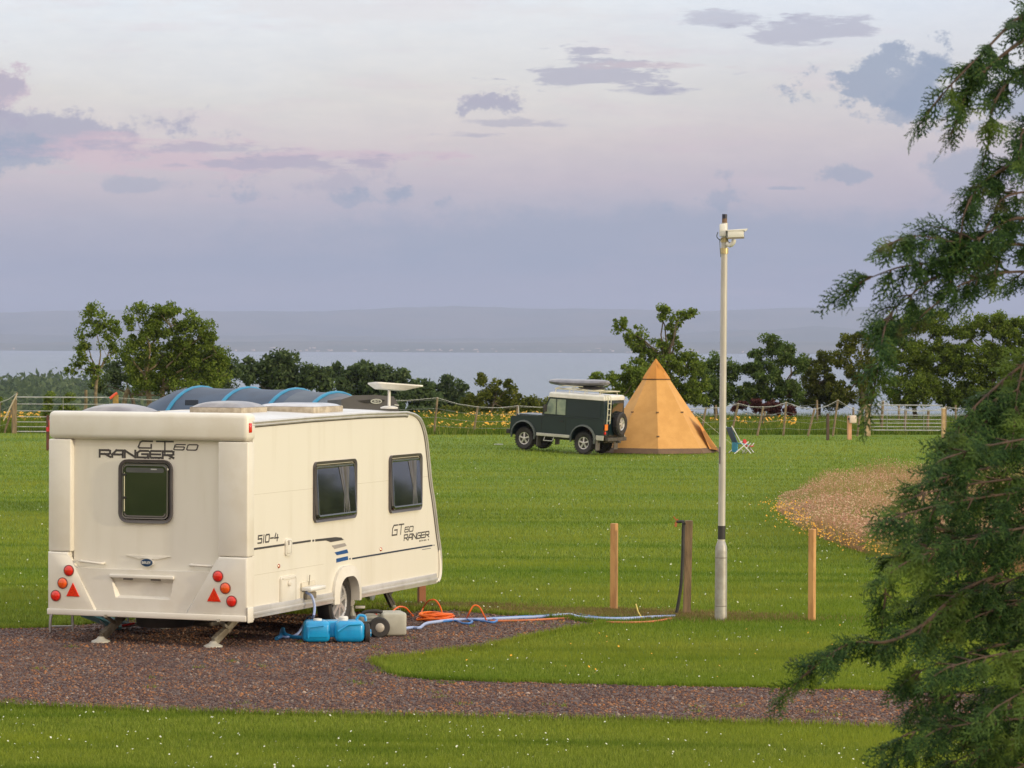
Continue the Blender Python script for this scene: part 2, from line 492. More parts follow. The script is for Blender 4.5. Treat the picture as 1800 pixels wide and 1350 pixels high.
def sheet(name, poly, dz, m):
    tris = tessellate_polygon([[Vector((x, y, 0)) for x, y in poly]])
    V = [(x, y, float(G(x, y))+dz) for x, y in poly]
    o = npmesh(name, np.array(V), np.array(tris), m)
    if o.data.polygons[0].normal.z < 0: o.data.flip_normals()
    return o
tag(sheet('gravel_path', GPOLY, .006, gravel_mat()), kind='structure')

def stones():
    n = 90000
    px = rng.uniform(-260, 2450, n*2); py = 1/rng.uniform(1/1320, 1/1068, n*2)
    x, y, z = gndv(px, py)
    k = in_poly(x, y, GPOLY); x, y, z = x[k][:n], y[k][:n], z[k][:n]; n = len(x)
    base = np.array([(1, 0, 0), (0, 1, 0), (-1, 0, 0), (0, -1, 0), (0, 0, .75), (0, 0, -.6)])
    fc = np.array([(0, 1, 4), (1, 2, 4), (2, 3, 4), (3, 0, 4), (1, 0, 5), (2, 1, 5), (3, 2, 5), (0, 3, 5)])
    s = rng.lognormal(math.log(.010), .35, n).clip(.005, .026)
    a = rng.uniform(0, 6.28, n)
    B = base[None]*(1+rng.uniform(-.35, .35, (n, 6, 3))*np.array([1, 1, .6]))
    B = B*s[:, None, None]
    ca, sa = np.cos(a)[:, None], np.sin(a)[:, None]
    X = B[..., 0]*ca-B[..., 1]*sa+x[:, None]; Yv = B[..., 0]*sa+B[..., 1]*ca+y[:, None]; Z = B[..., 2]+(z+.008)[:, None]
    V = np.stack([X, Yv, Z], 2).reshape(-1, 3)
    FC = (fc[None]+6*np.arange(n)[:, None, None]).reshape(-1, 3)
    m = blade_mat('gravel_stone', [(0, (.075, .048, .044)), (.3, (.15, .090, .078)), (.48, (.10, .078, .080)), (.62, (.22, .12, .08)), (.80, (.38, .17, .075)), (.92, (.20, .16, .14)), (1, (.42, .33, .28))],
                  [(.9, .4, .65, .45, (.085, .062, .066), (1, 1, 1))], trans=0)
    tag(npmesh('gravel_stones', V, FC, m), 'loose reddish brown gravel stones covering the pitch and the road', 'gravel', kind='stuff')
stones()

def blades(name, x, y, z, h, w, m, lean=.5, label=None, cat=None, up=0.):
    n = len(x)
    a = rng.uniform(0, 6.28, n); l = rng.normal(0, lean, n)*h; b = rng.uniform(0, 6.28, n)
    dx, dy = np.cos(a)*w/2, np.sin(a)*w/2
    p0 = np.stack([x-dx, y-dy, z-.005], 1); p1 = np.stack([x+dx, y+dy, z-.005], 1)
    p2 = np.stack([x+np.cos(b)*l, y+np.sin(b)*l, z+h], 1)
    V = np.stack([p0, p1, p2], 1).reshape(-1, 3)
    FC = np.arange(3*n).reshape(-1, 3)
    o = npmesh(name, V, FC, m)
    return tag(o, label, cat, kind='stuff')

MEADOW_PX = [(1364, 898), (1374, 876), (1420, 858), (1480, 846), (1560, 838), (1700, 836), (1900, 852), (2050, 900), (1950, 1000), (1750, 1010), (1640, 1000), (1560, 984), (1500, 968), (1450, 950), (1400, 926)]
MEADOW = [tuple(gnd(*p)[:2]) for p in MEADOW_PX]
GR = [(0, (.105, .145, .022)), (.35, (.19, .25, .034)), (.7, (.27, .335, .048)), (.93, (.36, .41, .08)), (1, (.34, .35, .09))]
grassm = blade_mat('grass_blade', GR, [(.55, .42, .66, .55, (.29, .34, .035), (.30, 1, 1)), (.9, .48, .64, .62, (.085, .155, .014), (.16, 1.2, 1)), (.22, .45, .65, .45, (.10, .20, .018), (.5, 1, 1)), (.12, .5, .62, .45, (.30, .32, .05), (.4, 1, 1))])
def lawn():
    n = 1300000
    px = np.where(rng.uniform(size=n) < .76, rng.uniform(-150, 1950, n), rng.uniform(-650, 2600, n)); u = rng.uniform(0, 1, n)
    py = 757+(1400-757)*u**.85
    x, y, z = gndv(px, py)
    k = (y > 20) & (y < 131) & ~in_poly(x, y, GPOLY) & ~in_poly(x, y, MEADOW)
    x, y, z = x[k], y[k], z[k]
    g = (y/28.)
    h = rng.uniform(.022, .05, len(x))*(.75+.25*g); w = .0075*g**.95
    blades('grass', x, y, z, h, w, grassm, label='short mown green grass of the camping field', cat='grass', lean=.55)
    # taller unmown fringe along the gravel edge
    xs, ys = [], []
    P = np.array(GPOLY); k = rng.integers(0, len(P), 60000)
    q = P[k]+rng.normal(0, .035, (len(k), 2))
    kk = ~in_poly(q[:, 0], q[:, 1], GPOLY) | (rng.uniform(size=len(q)) < .12)
    q = q[kk]
    blades('grass_fringe', q[:, 0], q[:, 1], G(q[:, 0], q[:, 1]), rng.uniform(.03, .085, len(q)), np.full(len(q), .009), grassm, label='ragged longer grass along the gravel edges', cat='grass edge')
lawn()

def specks(name, x, y, z, r, m, label, cat):
    n = len(x)
    a = rng.uniform(0, 6.28, n); 
    ang = np.arange(6)*math.pi/3
    tilt = rng.uniform(-.7, .7, n); tb = rng.uniform(-.9, .1, n)
    cx = np.cos(ang[None]+a[:, None])*r[:, None]; cy = np.sin(ang[None]+a[:, None])*r[:, None]
    V = np.stack([x[:, None]+cx, y[:, None]+cy*.8, z[:, None]+cx*tilt[:, None]-cy*tb[:, None]], 2).reshape(-1, 3)
    FC = (np.array([[0, 1, 2, 3], [0, 3, 4, 5]])[None]+6*np.arange(n)[:, None, None]).reshape(-1, 4)
    return tag(npmesh(name, V, FC, m), label, cat, kind='stuff')
def flowers():
    white = mat('daisy_petal', (.66, .68, .55), .7, col2=(.5, .52, .38))
    yel = mat('buttercup_petal', (.80, .37, .004), .5, col2=(.62, .33, .01))
    n = 2100
    px = rng.uniform(-450, 2450, n); py = 1060+rng.uniform(0, 1, n)*330
    x, y, z = gndv(px, py)
    cl = np.sin(x*1.7+1)*np.sin(y*1.3)+rng.normal(0, .6, n)
    k = ~in_poly(x, y, GPOLY) & (cl > -.3)
    x, y, z = x[k], y[k], z[k]
    specks('daisies', x, y, z+rng.uniform(.035, .06, len(x)), rng.uniform(.003, .009, len(x)), white, 'tiny white daisies and clover heads scattered through the near lawn', 'daisies')
    n = 700
    px = rng.uniform(-100, 1900, n); py = 790+rng.uniform(0, 1, n)*290
    x, y, z = gndv(px, py)
    k = ~in_poly(x, y, GPOLY) & ~in_poly(x, y, MEADOW)
    x, y, z = x[k], y[k], z[k]
    specks('clover_heads', x, y, z+.05, rng.uniform(.006, .012, len(x))*(y/36)**.5, mat('clover_head', (.55, .58, .40), .8), 'pale clover heads scattered across the far lawn', 'clover')
    n = 26
    px = np.concatenate([rng.uniform(655, 1500, n)]); py = 1100+rng.uniform(0, 1, n)*105
    x, y, z = gndv(px, py); k = ~in_poly(x, y, GPOLY); x, y, z = x[k], y[k], z[k]
    specks('lawn_buttercups', x, y, z+.06, rng.uniform(.007, .012, len(x)), yel, 'few yellow buttercups in the grass tongue between pitch and road', 'buttercups')
    # beyond the fence
    n = 15000
    px = rng.uniform(-150, 1960, n); py = rng.uniform(736, 763, n)
    x, y, z = gndv(px, py)
    cl = np.sin(x*.45+.6)+.8*np.sin(x*.19+y*.3)+rng.normal(0, .7, n)
    k = (y > 132.5) & (y < 157) & (cl > .35) & (px < 1400)
    x, y, z = x[k], y[k], z[k]
    specks('field_buttercups', x, y, z+rng.uniform(.15, .42, len(x)), rng.uniform(.035, .075, len(x)), yel, 'dense yellow buttercups in the rough field beyond the wire fence', 'buttercups')
    # meadow edge
    M = np.array(MEADOW)
    segs = [(i, (i+1) % len(M)) for i in range(8, 15)]
    xs, ys = [], []
    for i, j in segs:
        nn = 170; t = rng.uniform(0, 1, nn)[:, None]
        q = M[i]+(M[j]-M[i])*t+rng.normal(0, .22, (nn, 2)); q[:, 1] += .25
        xs.append(q[:, 0]); ys.append(q[:, 1])
    x, y = np.concatenate(xs), np.concatenate(ys)
    specks('meadow_buttercups', x, y, G(x, y)+rng.uniform(.08, .28, len(x)), rng.uniform(.009, .017, len(x)), yel, 'yellow buttercups along the near edge of the unmown brown patch', 'buttercups')
flowers()

def rough_grass():
    m = blade_mat('tall_grass_blade', [(0, (.07, .12, .015)), (.5, (.13, .20, .025)), (.85, (.19, .25, .04)), (1, (.33, .32, .10))], [(.35, .45, .7, .5, (.08, .10, .02), (1, 1, 1))])
    n = 240000
    px = rng.uniform(-500, 2500, n); py = rng.uniform(737, 764.5, n)
    x, y, z = gndv(px, py); k = (y > 130.4+rng.normal(0, .25, n)) & (y < 159); x, y, z = x[k], y[k], z[k]
    blades('rough_grass', x, y, z, rng.uniform(.15, .5, len(x)), np.full(len(x), .035), m, .35, 'tall unmown grass of the field beyond the fence', 'tall grass')
    mm = blade_mat('meadow_grass_blade', [(0, (.13, .19, .03)), (.2, (.26, .28, .07)), (.34, (.44, .33, .14)), (.55, (.42, .235, .13)), (.8, (.50, .30, .18)), (1, (.62, .52, .32))],
                   [(.45, .42, .62, .6, (.50, .235, .17), (.5, 1, 1)), (.6, .47, .60, .8, (.24, .31, .06), (.45, 1, 1))])
    n = 150000
    px = rng.uniform(1350, 2060, n); py = rng.uniform(832, 1012, n)
    x, y, z = gndv(px, py); k = in_poly(x, y, MEADOW); x, y, z = x[k], y[k], z[k]
    edge = np.clip((px[k]-1364)/90, .35, 1)
    hh = (.36+.14*np.sin(x*1.1)*np.sin(y*.55+1))*rng.uniform(.6, 1.25, len(x))*edge
    blades('meadow_grass', x, y, z, hh, np.full(len(x), .011)*(y/60), mm, .28, 'unmown patch of seeding reddish brown meadow grass', 'meadow grass')
    # seed heads
    k = rng.uniform(size=len(x)) < .35
    specks('grass_seed_heads', x[k]+rng.normal(0, .05, k.sum()), y[k], z[k]+hh[k]*rng.uniform(.75, 1.1, k.sum()), rng.uniform(.008, .018, k.sum()),
           blade_mat('seed_head', [(0, (.42, .20, .14)), (.6, (.52, .30, .20)), (1, (.60, .47, .30))], trans=.2), 'pinkish brown seed heads above the unmown patch', 'seed heads')
    # dry and trampled grass round the post feet and along the hoses
    P = [gnd(1268, 1088), gnd(1210, 1082), gnd(1130, 1084), gnd(1079, 1076), gnd(1000, 1082), gnd(900, 1074), gnd(800, 1066)]
    R = [.5, .4, .35, .3, .35, .4, .35]
    xs, ys = [], []
    for i, (p, r) in enumerate(zip(P, R)):
        q = rng.normal(0, 1, (2600, 2))*np.array([r*1.3, r*.45])+np.array(p[:2]); xs.append(q[:, 0]); ys.append(q[:, 1])
    x, y = np.concatenate(xs), np.concatenate(ys)
    k = ~in_poly(x, y, GPOLY); x, y = x[k], y[k]
    blades('dry_grass', x, y, G(x, y), rng.uniform(.025, .06, len(x)), np.full(len(x), .016), blade_mat('dry_blade', [(0, (.17, .11, .05)), (.5, (.29, .20, .09)), (.8, (.22, .24, .06)), (1, (.38, .31, .14))]), .9, 'trampled dry brown grass around the feet of the posts', 'dry grass')
rough_grass()

def weeds():
    # small weeds and stray grass growing in the gravel, thicker near its edges
    C = []
    P = np.array(GPOLY)
    for _ in range(120):
        q = P[rng.integers(0, len(P))]+rng.normal(0, .28, 2); C.append(q)
    px = rng.uniform(-100, 1900, 60); py = rng.uniform(1100, 1290, 60); x, y, z = gndv(px, py); C += [np.array(p) for p in zip(x, y)]
    C = np.array(C); k = in_poly(C[:, 0], C[:, 1], GPOLY); C = C[k]
    idx = rng.integers(0, len(C), len(C)*22)
    q = C[idx]+rng.normal(0, 1, (len(idx), 2))*rng.uniform(.015, .07, len(C))[idx][:, None]
    blades('gravel_weeds', q[:, 0], q[:, 1], G(q[:, 0], q[:, 1])+.006, rng.uniform(.012, .04, len(q)), np.full(len(q), .009), grassm, .8, 'small weeds and stray grass growing through the gravel', 'weeds')
weeds()

# sea, far shore and hills
def sea_mat():
    m = bpy.data.materials.new('sea_water'); m.use_nodes = True
    t = m.node_tree; N = NB(t); b = t.nodes['Principled BSDF']
    b.inputs['Base Color'].default_value = (.035, .07, .105, 1); b.inputs['Roughness'].default_value = .25; b.inputs['Specular IOR Level'].default_value = .28
    pos = N.n('ShaderNodeNewGeometry').outputs['Position']
    bp = N.n('ShaderNodeBump'); bp.inputs['Strength'].default_value = .5; bp.inputs['Distance'].default_value = 1.5
    N.put(bp, 'Height', N.noise(pos, .12, 4, .6)); t.links.new(bp.outputs[0], b.inputs['Normal'])
    return m
SEA = -63.
V = np.array([(-9000, 2300, SEA), (9000, 2300, SEA), (14000, 40000, SEA), (-14000, 40000, SEA)])
tag(npmesh('sea', V, np.array([[0, 1, 2, 3]]), sea_mat()), kind='structure')
hillm = mat('hill_land', (.06, .08, .055), .95, col2=(.11, .11, .075), scale=.0012, contrast=(.4, .6))
def hill(name, Y0, Y1, prof, seed, foot=SEA-1):
    """a ridge: prof [(px, py)] is its skyline"""
    r = np.random.default_rng(seed)
    px = np.linspace(-600, 2400, 160)
    Px, Py = zip(*prof)
    top = np.interp(px, Px, Py)+np.convolve(r.normal(0, 1.1, 160), np.ones(3)/3, 'same')
    rows = []
    ym = (Y0+Y1)/2
    for Yv, f in ((Y0, 0), (Y0+(ym-Y0)*.2, .25), (Y0+(ym-Y0)*.5, .6), (Y0+(ym-Y0)*.8, .9), (ym, 1), (Y1, 0)):
        pts = []
        for a, b in zip(px, top):
            p = at(a, b, ym); p0x = p.x
            jit = r.normal(0, .03)*(0 < f < 1)
            pts.append((p0x, Yv+r.normal(0, 60)*(0 < f < 1), foot+(p.z-foot)*(f+jit)))
        rows.append(pts)
    V = np.array(rows).reshape(-1, 3); n = 160
    i, j = np.meshgrid(np.arange(len(rows)-1), np.arange(n-1), indexing='ij'); a = (i*n+j).ravel()
    return tag(npmesh(name, V, np.stack([a, a+1, a+n+1, a+n], 1), hillm, smooth=True), kind='structure')
hill('far_shore', 15700, 19000, [(-600, 604), (0, 603), (300, 601), (600, 600), (900, 603), (1200, 602), (1500, 600), (1800, 604), (2400, 604)], 1)
hill('coastal_hills', 19500, 24000, [(-600, 590), (0, 586), (200, 592), (500, 588), (760, 596), (1000, 592), (1180, 588), (1280, 582), (1360, 578), (1440, 572), (1520, 580), (1800, 586), (2400, 590)], 2)
hill('distant_hills', 25000, 31000, [(-600, 556), (0, 549), (200, 545), (400, 547), (560, 548), (700, 541), (800, 538), (900, 541), (1100, 544), (1250, 546), (1400, 541), (1500, 539), (1600, 544), (1900, 556), (2400, 560)], 3)

# pale little houses of the far town, too small to tell apart
def far_town():
    n = 75
    px = np.concatenate([rng.normal(520, 60, 15), rng.normal(930, 260, 30), rng.normal(1130, 60, 10), rng.uniform(-100, 1900, 20)]); 
    V, FC = [], []
    q = np.array([(0, 1, 3, 2), (4, 6, 7, 5), (0, 4, 5, 1), (2, 3, 7, 6), (1, 5, 7, 3)])
    for a in px:
        Yv = random.uniform(15750, 16300); p = at(a, 612, Yv)
        z0 = SEA+(Yv-15700)*.03; w, h = random.uniform(8, 24), random.uniform(4, 8)
        k = len(V)*1
        V += [(p.x+i*w, Yv+j*15, z0+l*h) for i in (0, 1) for j in (0, 1) for l in (0, 1)]
        FC += list(q+k)
    tag(npmesh('far_town', np.array(V), np.array(FC), mat('far_render', (.55, .46, .42), .8)), 'faint pale specks of a town on the far shore', 'far town', kind='stuff')
far_town()

# ================================================================= CARAVAN
CREAM = mat('caravan_gelcoat', (.75, .71, .63), .32, col2=(.69, .645, .555), scale=2.2, stretch=(2.5, 2.5, .3), contrast=(.45, .8), coat=.2, bump=.03, bscale=3)
CREAM2 = mat('caravan_plastic', (.745, .71, .64), .40, col2=(.69, .645, .56), scale=2.5, bump=.03, bscale=4)
ROOFW = mat('caravan_roof_white', (.70, .69, .68), .4, col2=(.58, .56, .54), scale=1.5)
RAILW = mat('caravan_rail', (.62, .60, .58), .3, metal=.3, col2=(.5, .48, .46), scale=3)
SEAM = mat('dark_seam', (.10, .085, .07), .8)
RUBBER = mat('black_rubber', (.018, .017, .018), .65, col2=(.035, .03, .03))
WFRAME = mat('window_surround', (.07, .06, .066), .35, col2=(.10, .09, .09))
WPANE = mat('smoked_acrylic', (.012, .014, .012), .06, col2=(.022, .024, .018), spec=.9, coat=.6)
DKDEC = mat('charcoal_decal', (.055, .048, .05), .45)
GREYDEC = mat('grey_decal', (.36, .33, .31), .45)
BLUEDEC = mat('blue_decal', (.01, .075, .26), .4)
REDL = mat('red_lens', (.62, .008, .006), .12, col2=(.8, .03, .01), scale=60, coat=.6)
ORL = mat('amber_lens', (.75, .06, .008), .12, col2=(.85, .14, .01), scale=60, coat=.6)
STEELG = mat('galvanised_steel', (.42, .41, .38), .5, metal=.6, col2=(.30, .28, .25), scale=12)
DKSTEEL = mat('dark_chassis_steel', (.05, .047, .045), .6, col2=(.10, .085, .07), scale=8)
ALLOY = mat('alloy_wheel', (.70, .69, .68), .35, metal=.55)
WHITEPL = mat('white_plastic', (.80, .78, .74), .4)
CR = math.radians(69.5)
CU, CV = Vector((math.cos(CR), math.sin(CR), 0)), Vector((-math.sin(CR), math.cos(CR), 0))
C0 = at(436, 1145, 32.0); C0.z = 0
CL, CW = 5.27, 2.28
CC = (-2.6, -CW/2, 0)                                # shift of the local frame to the middle of the caravan
cara = empty('caravan', C0+CU*2.6+CV*(CW/2), CR, 'cream touring caravan with dark windows parked on the gravel pitch', 'caravan')
def _hit(px, py, n):
    d = ray(px, py); k = (C0-CAM).dot(n)/d.dot(n); return CAM+d*k
def sd_(px, py):
    p = _hit(px, py, CV); return ((p-C0).dot(CU), p.z)
def rd_(px, py, off=0.):
    n = CU; d = ray(px, py); k = (C0+CU*off-CAM).dot(n)/d.dot(n); p = CAM+d*k
    return ((p-C0).dot(CV), p.z)
FS = Fr((0, 0, 0), (1, 0, 0), (0, 0, 1), (0, -1, 0))          # right side: a = s, b = z, out = -y
FRR = Fr((0, 0, 0), (0, 1, 0), (0, 0, 1), (-1, 0, 0))         # rear: a = t (to the left), b = z, out = -x
def cp(name, bm, m, parent=None, smooth=False):
    return ob(name, bm, m, parent or cara, smooth, shift=CC)
def sidepts(l): return [sd_(*p) for p in l]
def rearpts(l, off=0.): return [rd_(*p, off) for p in l]

def build_caravan():
    zb = .33; zt = sd_(444, 743)[1]
    top0 = sd_(446, 742); 
    front = [(4.18, zt+.02), (4.45, zt-.01), (4.66, zt-.09), (4.80, zt-.26), (4.88, zt-.50), (4.96, zt-.80), (5.06, 1.28), (5.18, .92), (5.27, .66), (5.27, .42), (5.20, .33)]
    fr_pts = [(v.x, v.y) for v in spl([(a, b, 0) for a, b in front], 4)]
    roofl = [(.06, zt), (1.5, zt+.02), (3.0, zt+.03)]
    ws, wr = 2.49, .285
    arch = []
    def arc(hw, top, base):
        # squarish arch: quarter rounds of radius rq either side of a short flat top
        rq = hw*.78; out = [(ws+hw, base)]
        for k in range(8):
            a = math.pi/2*k/7; out.append((ws+hw-rq+rq*math.cos(a), top-rq+rq*math.sin(a)))
        for k in range(8):
            a = math.pi/2+math.pi/2*k/7; out.append((ws-hw+rq+rq*math.cos(a), top-rq+rq*math.sin(a)))
        return out+[(ws-hw, base)]
    arch = arc(wr, .60, zb)
    full = [(.06, zb)]+roofl+fr_pts
    full_cw = full[::-1]                                          # bottom front ... to rear bottom
    notch = [(.06, zb)]+roofl+fr_pts+arch
    bm = BM()
    # three slabs side by side; the outer two have the wheel opening
    prism(bm, notch, Fr((0, .26, 0), (1, 0, 0), (0, 0, 1), (0, -1, 0)), 0, .26, 0)
    prism(bm, full, Fr((0, CW-.26, 0), (1, 0, 0), (0, 0, 1), (0, -1, 0)), .002, CW-.522, 0)
    prism(bm, notch, Fr((0, CW-.26, 0), (1, 0, 0), (0, 0, 1), (0, 1, 0)), 0, .26, 0)
    cp('body', bm, CREAM)
    # roof skin, slightly crowned
    bm = BM()
    P = [(.10, zt+.002)]+[(a, b+.002) for a, b in roofl[1:]]+[(a, b+.002) for a, b in fr_pts[:14]]
    rows = []
    for a, b in P:
        rows.append([bm.verts.new((a, CW*k/8, b+.035*(1-(2*k/8-1)**2)+.004)) for k in range(9)])
    for A, B in zip(rows, rows[1:]):
        for k in range(8): bm.faces.new((A[k], A[k+1], B[k+1], B[k]))
    cp('roof', bm, ROOFW, smooth=True)
    # awning rails along both roof edges and down the front
    for y0, s in ((0, -1), (CW, 1)):
        bm = BM()
        path = roofl+fr_pts
        for off, rad, dz in ((.012, .016, .004), (.004, .013, -.028)):
            pts = [Vector((a, y0+s*off, b+dz)) if i < 5 else Vector((a+dz*1.0, y0+s*off, b)) for i, (a, b) in enumerate(path)]
            tube(bm, pts, rad, 6)
        # dark line beneath the rail
        cp('awning_rail', bm, RAILW, smooth=True)
    bm = BM()
    path = roofl+fr_pts
    tube(bm, [Vector((a, -.003, b-.047)) if i < 5 else Vector((a-.042, -.003, b-.004)) for i, (a, b) in enumerate(path)], .006, 4)
    cp('rail_seal', bm, SEAM)
    # bottom skirt rails
    for y0, s in ((0, -1), (CW, 1)):
        bm = BM()
        for x0, x1 in ((.06, ws-wr-.088), (ws+wr+.088, 5.14)):
            a, b = sorted((y0, y0+s*.02))
            box(bm, x0, x1, a, b, zb-.015, zb+.105, .006)
            a, b = sorted((y0+s*.0205, y0+s*.032))
            box(bm, x0, x1, a, b, zb+.02, zb+.05, .004)
        cp('skirt_rail', bm, RAILW, smooth=True)
    # front moulding
    bm = BM()
    lo = [p for p in fr_pts if p[1] < .75]
    tube(bm, [Vector((5.235, .0, .70)), Vector((5.25, -.01, .5)), Vector((5.22, -.01, .36)), Vector((5.1, -.01, .335))], .022, 6)
    cp('front_moulding', bm, CREAM2, smooth=True)
    # wheel arch trims
    for y0, s in ((0, -1), (CW, 1)):
        bm = BM()
        fr = Fr((0, y0, 0), (1, 0, 0), (0, 0, 1), (0, s, 0))
        inn = arc(wr-.015, .585, zb-.03); out = arc(wr+.085, .70, zb-.03)
        n = len(inn)
        rings = []
        for pl, d in ((out, 0.), (out, .035), (inn, .055), (inn, -.05)):
            rings.append([bm.verts.new(fr(a, b, d)) for a, b in pl])
        for A, B in zip(rings, rings[1:]):
            for k in range(n-1): bm.faces.new((A[k], A[k+1], B[k+1], B[k]))
        cp('wheel_arch', bm, CREAM2, smooth=30)
    # ---------------- rear: header, pillars, centre panel, lamp panels, bumper
    zh0 = rd_(300, 774)[1]; ztop = rd_(300, 730)[1]+.03
    bm = BM(); box(bm, -.055, .16, -.015, CW+.015, zh0, ztop, .055, 5)
    cp('rear_header', bm, CREAM2, smooth=50)
    tL, tR = rd_(128, 800)[0], rd_(386, 800)[0]                   # inner edges of the pillars (left, right)
    zs = rd_(412, 979)[1]
    bm = BM()
    box(bm, .030, .10, tR, tL, zb+.02, zh0+.03, .0)
    cp('rear_panel', bm, CREAM)
    for a, b, nm in ((-.012, tR, 'right'), (tL, CW+.012, 'left')):
        bm = BM(); box(bm, -.042, .12, a, b, zs+.004, zh0-.004, .016, 3)
        # sloped cheek that runs from the pillar into the recess
        cp('rear_pillar', bm, CREAM2, smooth=50)
    bR0, bR1 = rd_(330, 1093)[0], rd_(387, 975)[0]
    bL0, bL1 = rd_(172, 1083)[0], rd_(124, 972)[0]
    zbot = zb-.03
    for pts in ([(-.012, zbot), (bR0, zbot), (bR0, zbot+.07), (bR1, zs-.05), (bR1, zs), (-.012, zs)],
                [(CW+.012, zbot), (CW+.012, zs), (bL1, zs), (bL1, zs-.05), (bL0, zbot+.07), (bL0, zbot)]):
        bm = BM(); prism(bm, pts, Fr((0, 0, 0), (0, 1, 0), (0, 0, 1), (-1, 0, 0)), -.12, .056, .022, 3)
        cp('lamp_panel', bm, CREAM2, smooth=50)
    # number plate panel with its recess
    z0, z1 = zbot+.012, rd_(255, 1002)[1]
    mx = .006
    def tline(z, left):
        z = max(z, zbot+.07); k = (z-zbot-.07)/(zs-.05-zbot-.07)
        return (bL0+(bL1-bL0)*k-mx) if left else (bR0+(bR1-bR0)*k+mx)
    outer = [(tline(z0, 0), z0), (tline(z1, 0), z1), (tline(z1, 1), z1), (tline(z0, 1), z0)]
    pl = rearpts([(308, 1018), (198, 1014), (206, 1050), (302, 1054)])   # tr, tl, bl, br
    bm = BM(); fr = Fr((0, 0, 0), (0, 1, 0), (0, 0, 1), (-1, 0, 0))
    inner = [pl[3], pl[0], pl[1], pl[2]]
    inn2 = [(inner[0][0]+.03, inner[0][1]+.025), (inner[1][0]+.015, inner[1][1]-.045), (inner[2][0]-.015, inner[2][1]-.045), (inner[3][0]-.03, inner[3][1]+.025)]
    rg = [[bm.verts.new(fr(a, b, d)) for a, b in q] for q, d in ((outer, -.03), (outer, .038), (inner, .038), (inn2, -.005))]
    for A, B in zip(rg, rg[1:]):
        for k in range(4): bm.faces.new((A[k], A[(k+1) % 4], B[(k+1) % 4], B[k]))
    bm.faces.new(rg[-1])
    pp = cp('bumper_panel', bm, CREAM2)
    # ledge above the plate and two little plate lamps
    bm = BM()
    box(bm, -.062, -.036, pl[0][0]-.01, pl[1][0]+.01, pl[0][1]-.004, pl[0][1]+.035, .01, 3)
    cp('plate_ledge', bm, CREAM2, smooth=50)
    for q in (.28, .72):
        bm = BM(); y = pl[0][0]+(pl[1][0]-pl[0][0])*q
        box(bm, -.058, -.03, y-.05, y+.05, pl[0][1]-.02, pl[0][1]-.006)
        cp('plate_lamp', bm, SEAM)
    bm = BM(); box(bm, -.075, -.0565, -.01, CW+.01, zbot-.008, zbot+.055, .008, 2)
    cp('bumper_strip', bm, CREAM2, smooth=50)
    # corner foot of the side rail
    bm = BM(); box(bm, -.06, .075, -.03, -.0125, zbot-.02, zbot+.14, .012, 2)
    cp('corner_cap', bm, CREAM2, smooth=50)
    # dark seam between rear mouldings and side
    bm = BM(); tube(bm, [Vector((.072, -.004, zb+.1)), Vector((.072, -.004, zt-.16)), Vector((.10, -.004, zt-.05))], .007, 4)
    cp('corner_trim', bm, mat('grey_trim', (.40, .36, .32), .6))
    # corner marker lamps
    for y in (-.012, CW+.012):
        bm = BM(); a, z = rd_(433, 753)
        box(bm, -.02, .035, y-.012, y+.012, z-.045, z+.055, .006)
        cp('marker_lamp', bm, REDL, smooth=50)
    # round lamps and triangles
    for px, py, m in ((383, 1013, REDL), (396, 1034, ORL), (407, 1057, REDL), (121, 1003, REDL), (110, 1025, ORL), (98, 1047, REDL)):
        t, z = rd_(px, py, -.06); bm = BM()
        lathe(bm, [(.052, 0), (.052, .010), (.046, .016), (.030, .024), (.001, .026)], Fr((-.054, t, z), (0, 1, 0), (0, 0, 1), (-1, 0, 0)), 20)
        o = cp('rear_lamp', bm, m, smooth=40)
        bm = BM(); lathe(bm, [(.060, 0), (.060, .012), (.0525, .0125), (.0525, 0)], Fr((-.053, t, z), (0, 1, 0), (0, 0, 1), (-1, 0, 0)), 20, cap=False)
        r_ = ob('lamp_bezel', bm, mat('lamp_bezel', (.20, .05, .04), .4), o, True, shift=CC)
    for px, py in ((376, 1047), (128, 1038)):
        t, z = rd_(px, py, -.06); bm = BM()
        prism(bm, [(t-.078, z-.062), (t+.078, z-.062), (t, z+.082)], FRR, .054, .066, .004)
        cp('reflector', bm, REDL)
    # grab handles
    for p0, p1 in (((141, 986), (181, 990)), ((335, 993), (374, 995))):
        a, b = rd_(*p0), rd_(*p1); bm = BM()
        tube(bm, spl([Vector((.03, a[0], a[1])), Vector((-.03, a[0]-.02, a[1])), Vector((-.035, b[0]+.02, b[1])), Vector((.03, b[0], b[1]))], 4), .013, 8)
        cp('grab_handle', bm, CREAM2, smooth=60)
    # badge: oval between two small wings
    t, z = rd_(258, 989); bm = BM()
    el = [(t+.068*math.cos(k*math.pi/12), z+.040*math.sin(k*math.pi/12)) for k in range(24)]
    prism(bm, el, FRR, -.0295, .006, .004)
    bd = cp('badge', bm, mat('badge_blue', (.012, .045, .13), .25, coat=.5))
    bm = BM(); el2 = [(t+.074*math.cos(k*math.pi/12), z+.046*math.sin(k*math.pi/12)) for k in range(24)]
    ring(bm, el2, el, FRR, -.0295, .004)
    ob('badge_rim', bm, RAILW, bd, shift=CC)
    bm = BM(); fl = Fr((0, t, z), (0, -1, 0), (0, 0, 1), (-1, 0, 0))
    glyphs(bm, 'BAILEY', Fr((-.0065, t, z), (0, -1, 0), (0, 0, 1), (-1, 0, 0)), -.052, -.011, .012, .022, .006, .0045, .002)
    ob('badge_lettering', bm, WHITEPL, bd, shift=CC)
    bm = BM()
    w = rearpts([(220, 976), (298, 979), (272, 984), (266, 983), (250, 981), (243, 983)])
    prism(bm, [w[0], w[5], w[4], w[3], w[2], w[1]], FRR, -.0295, -.018, 0)
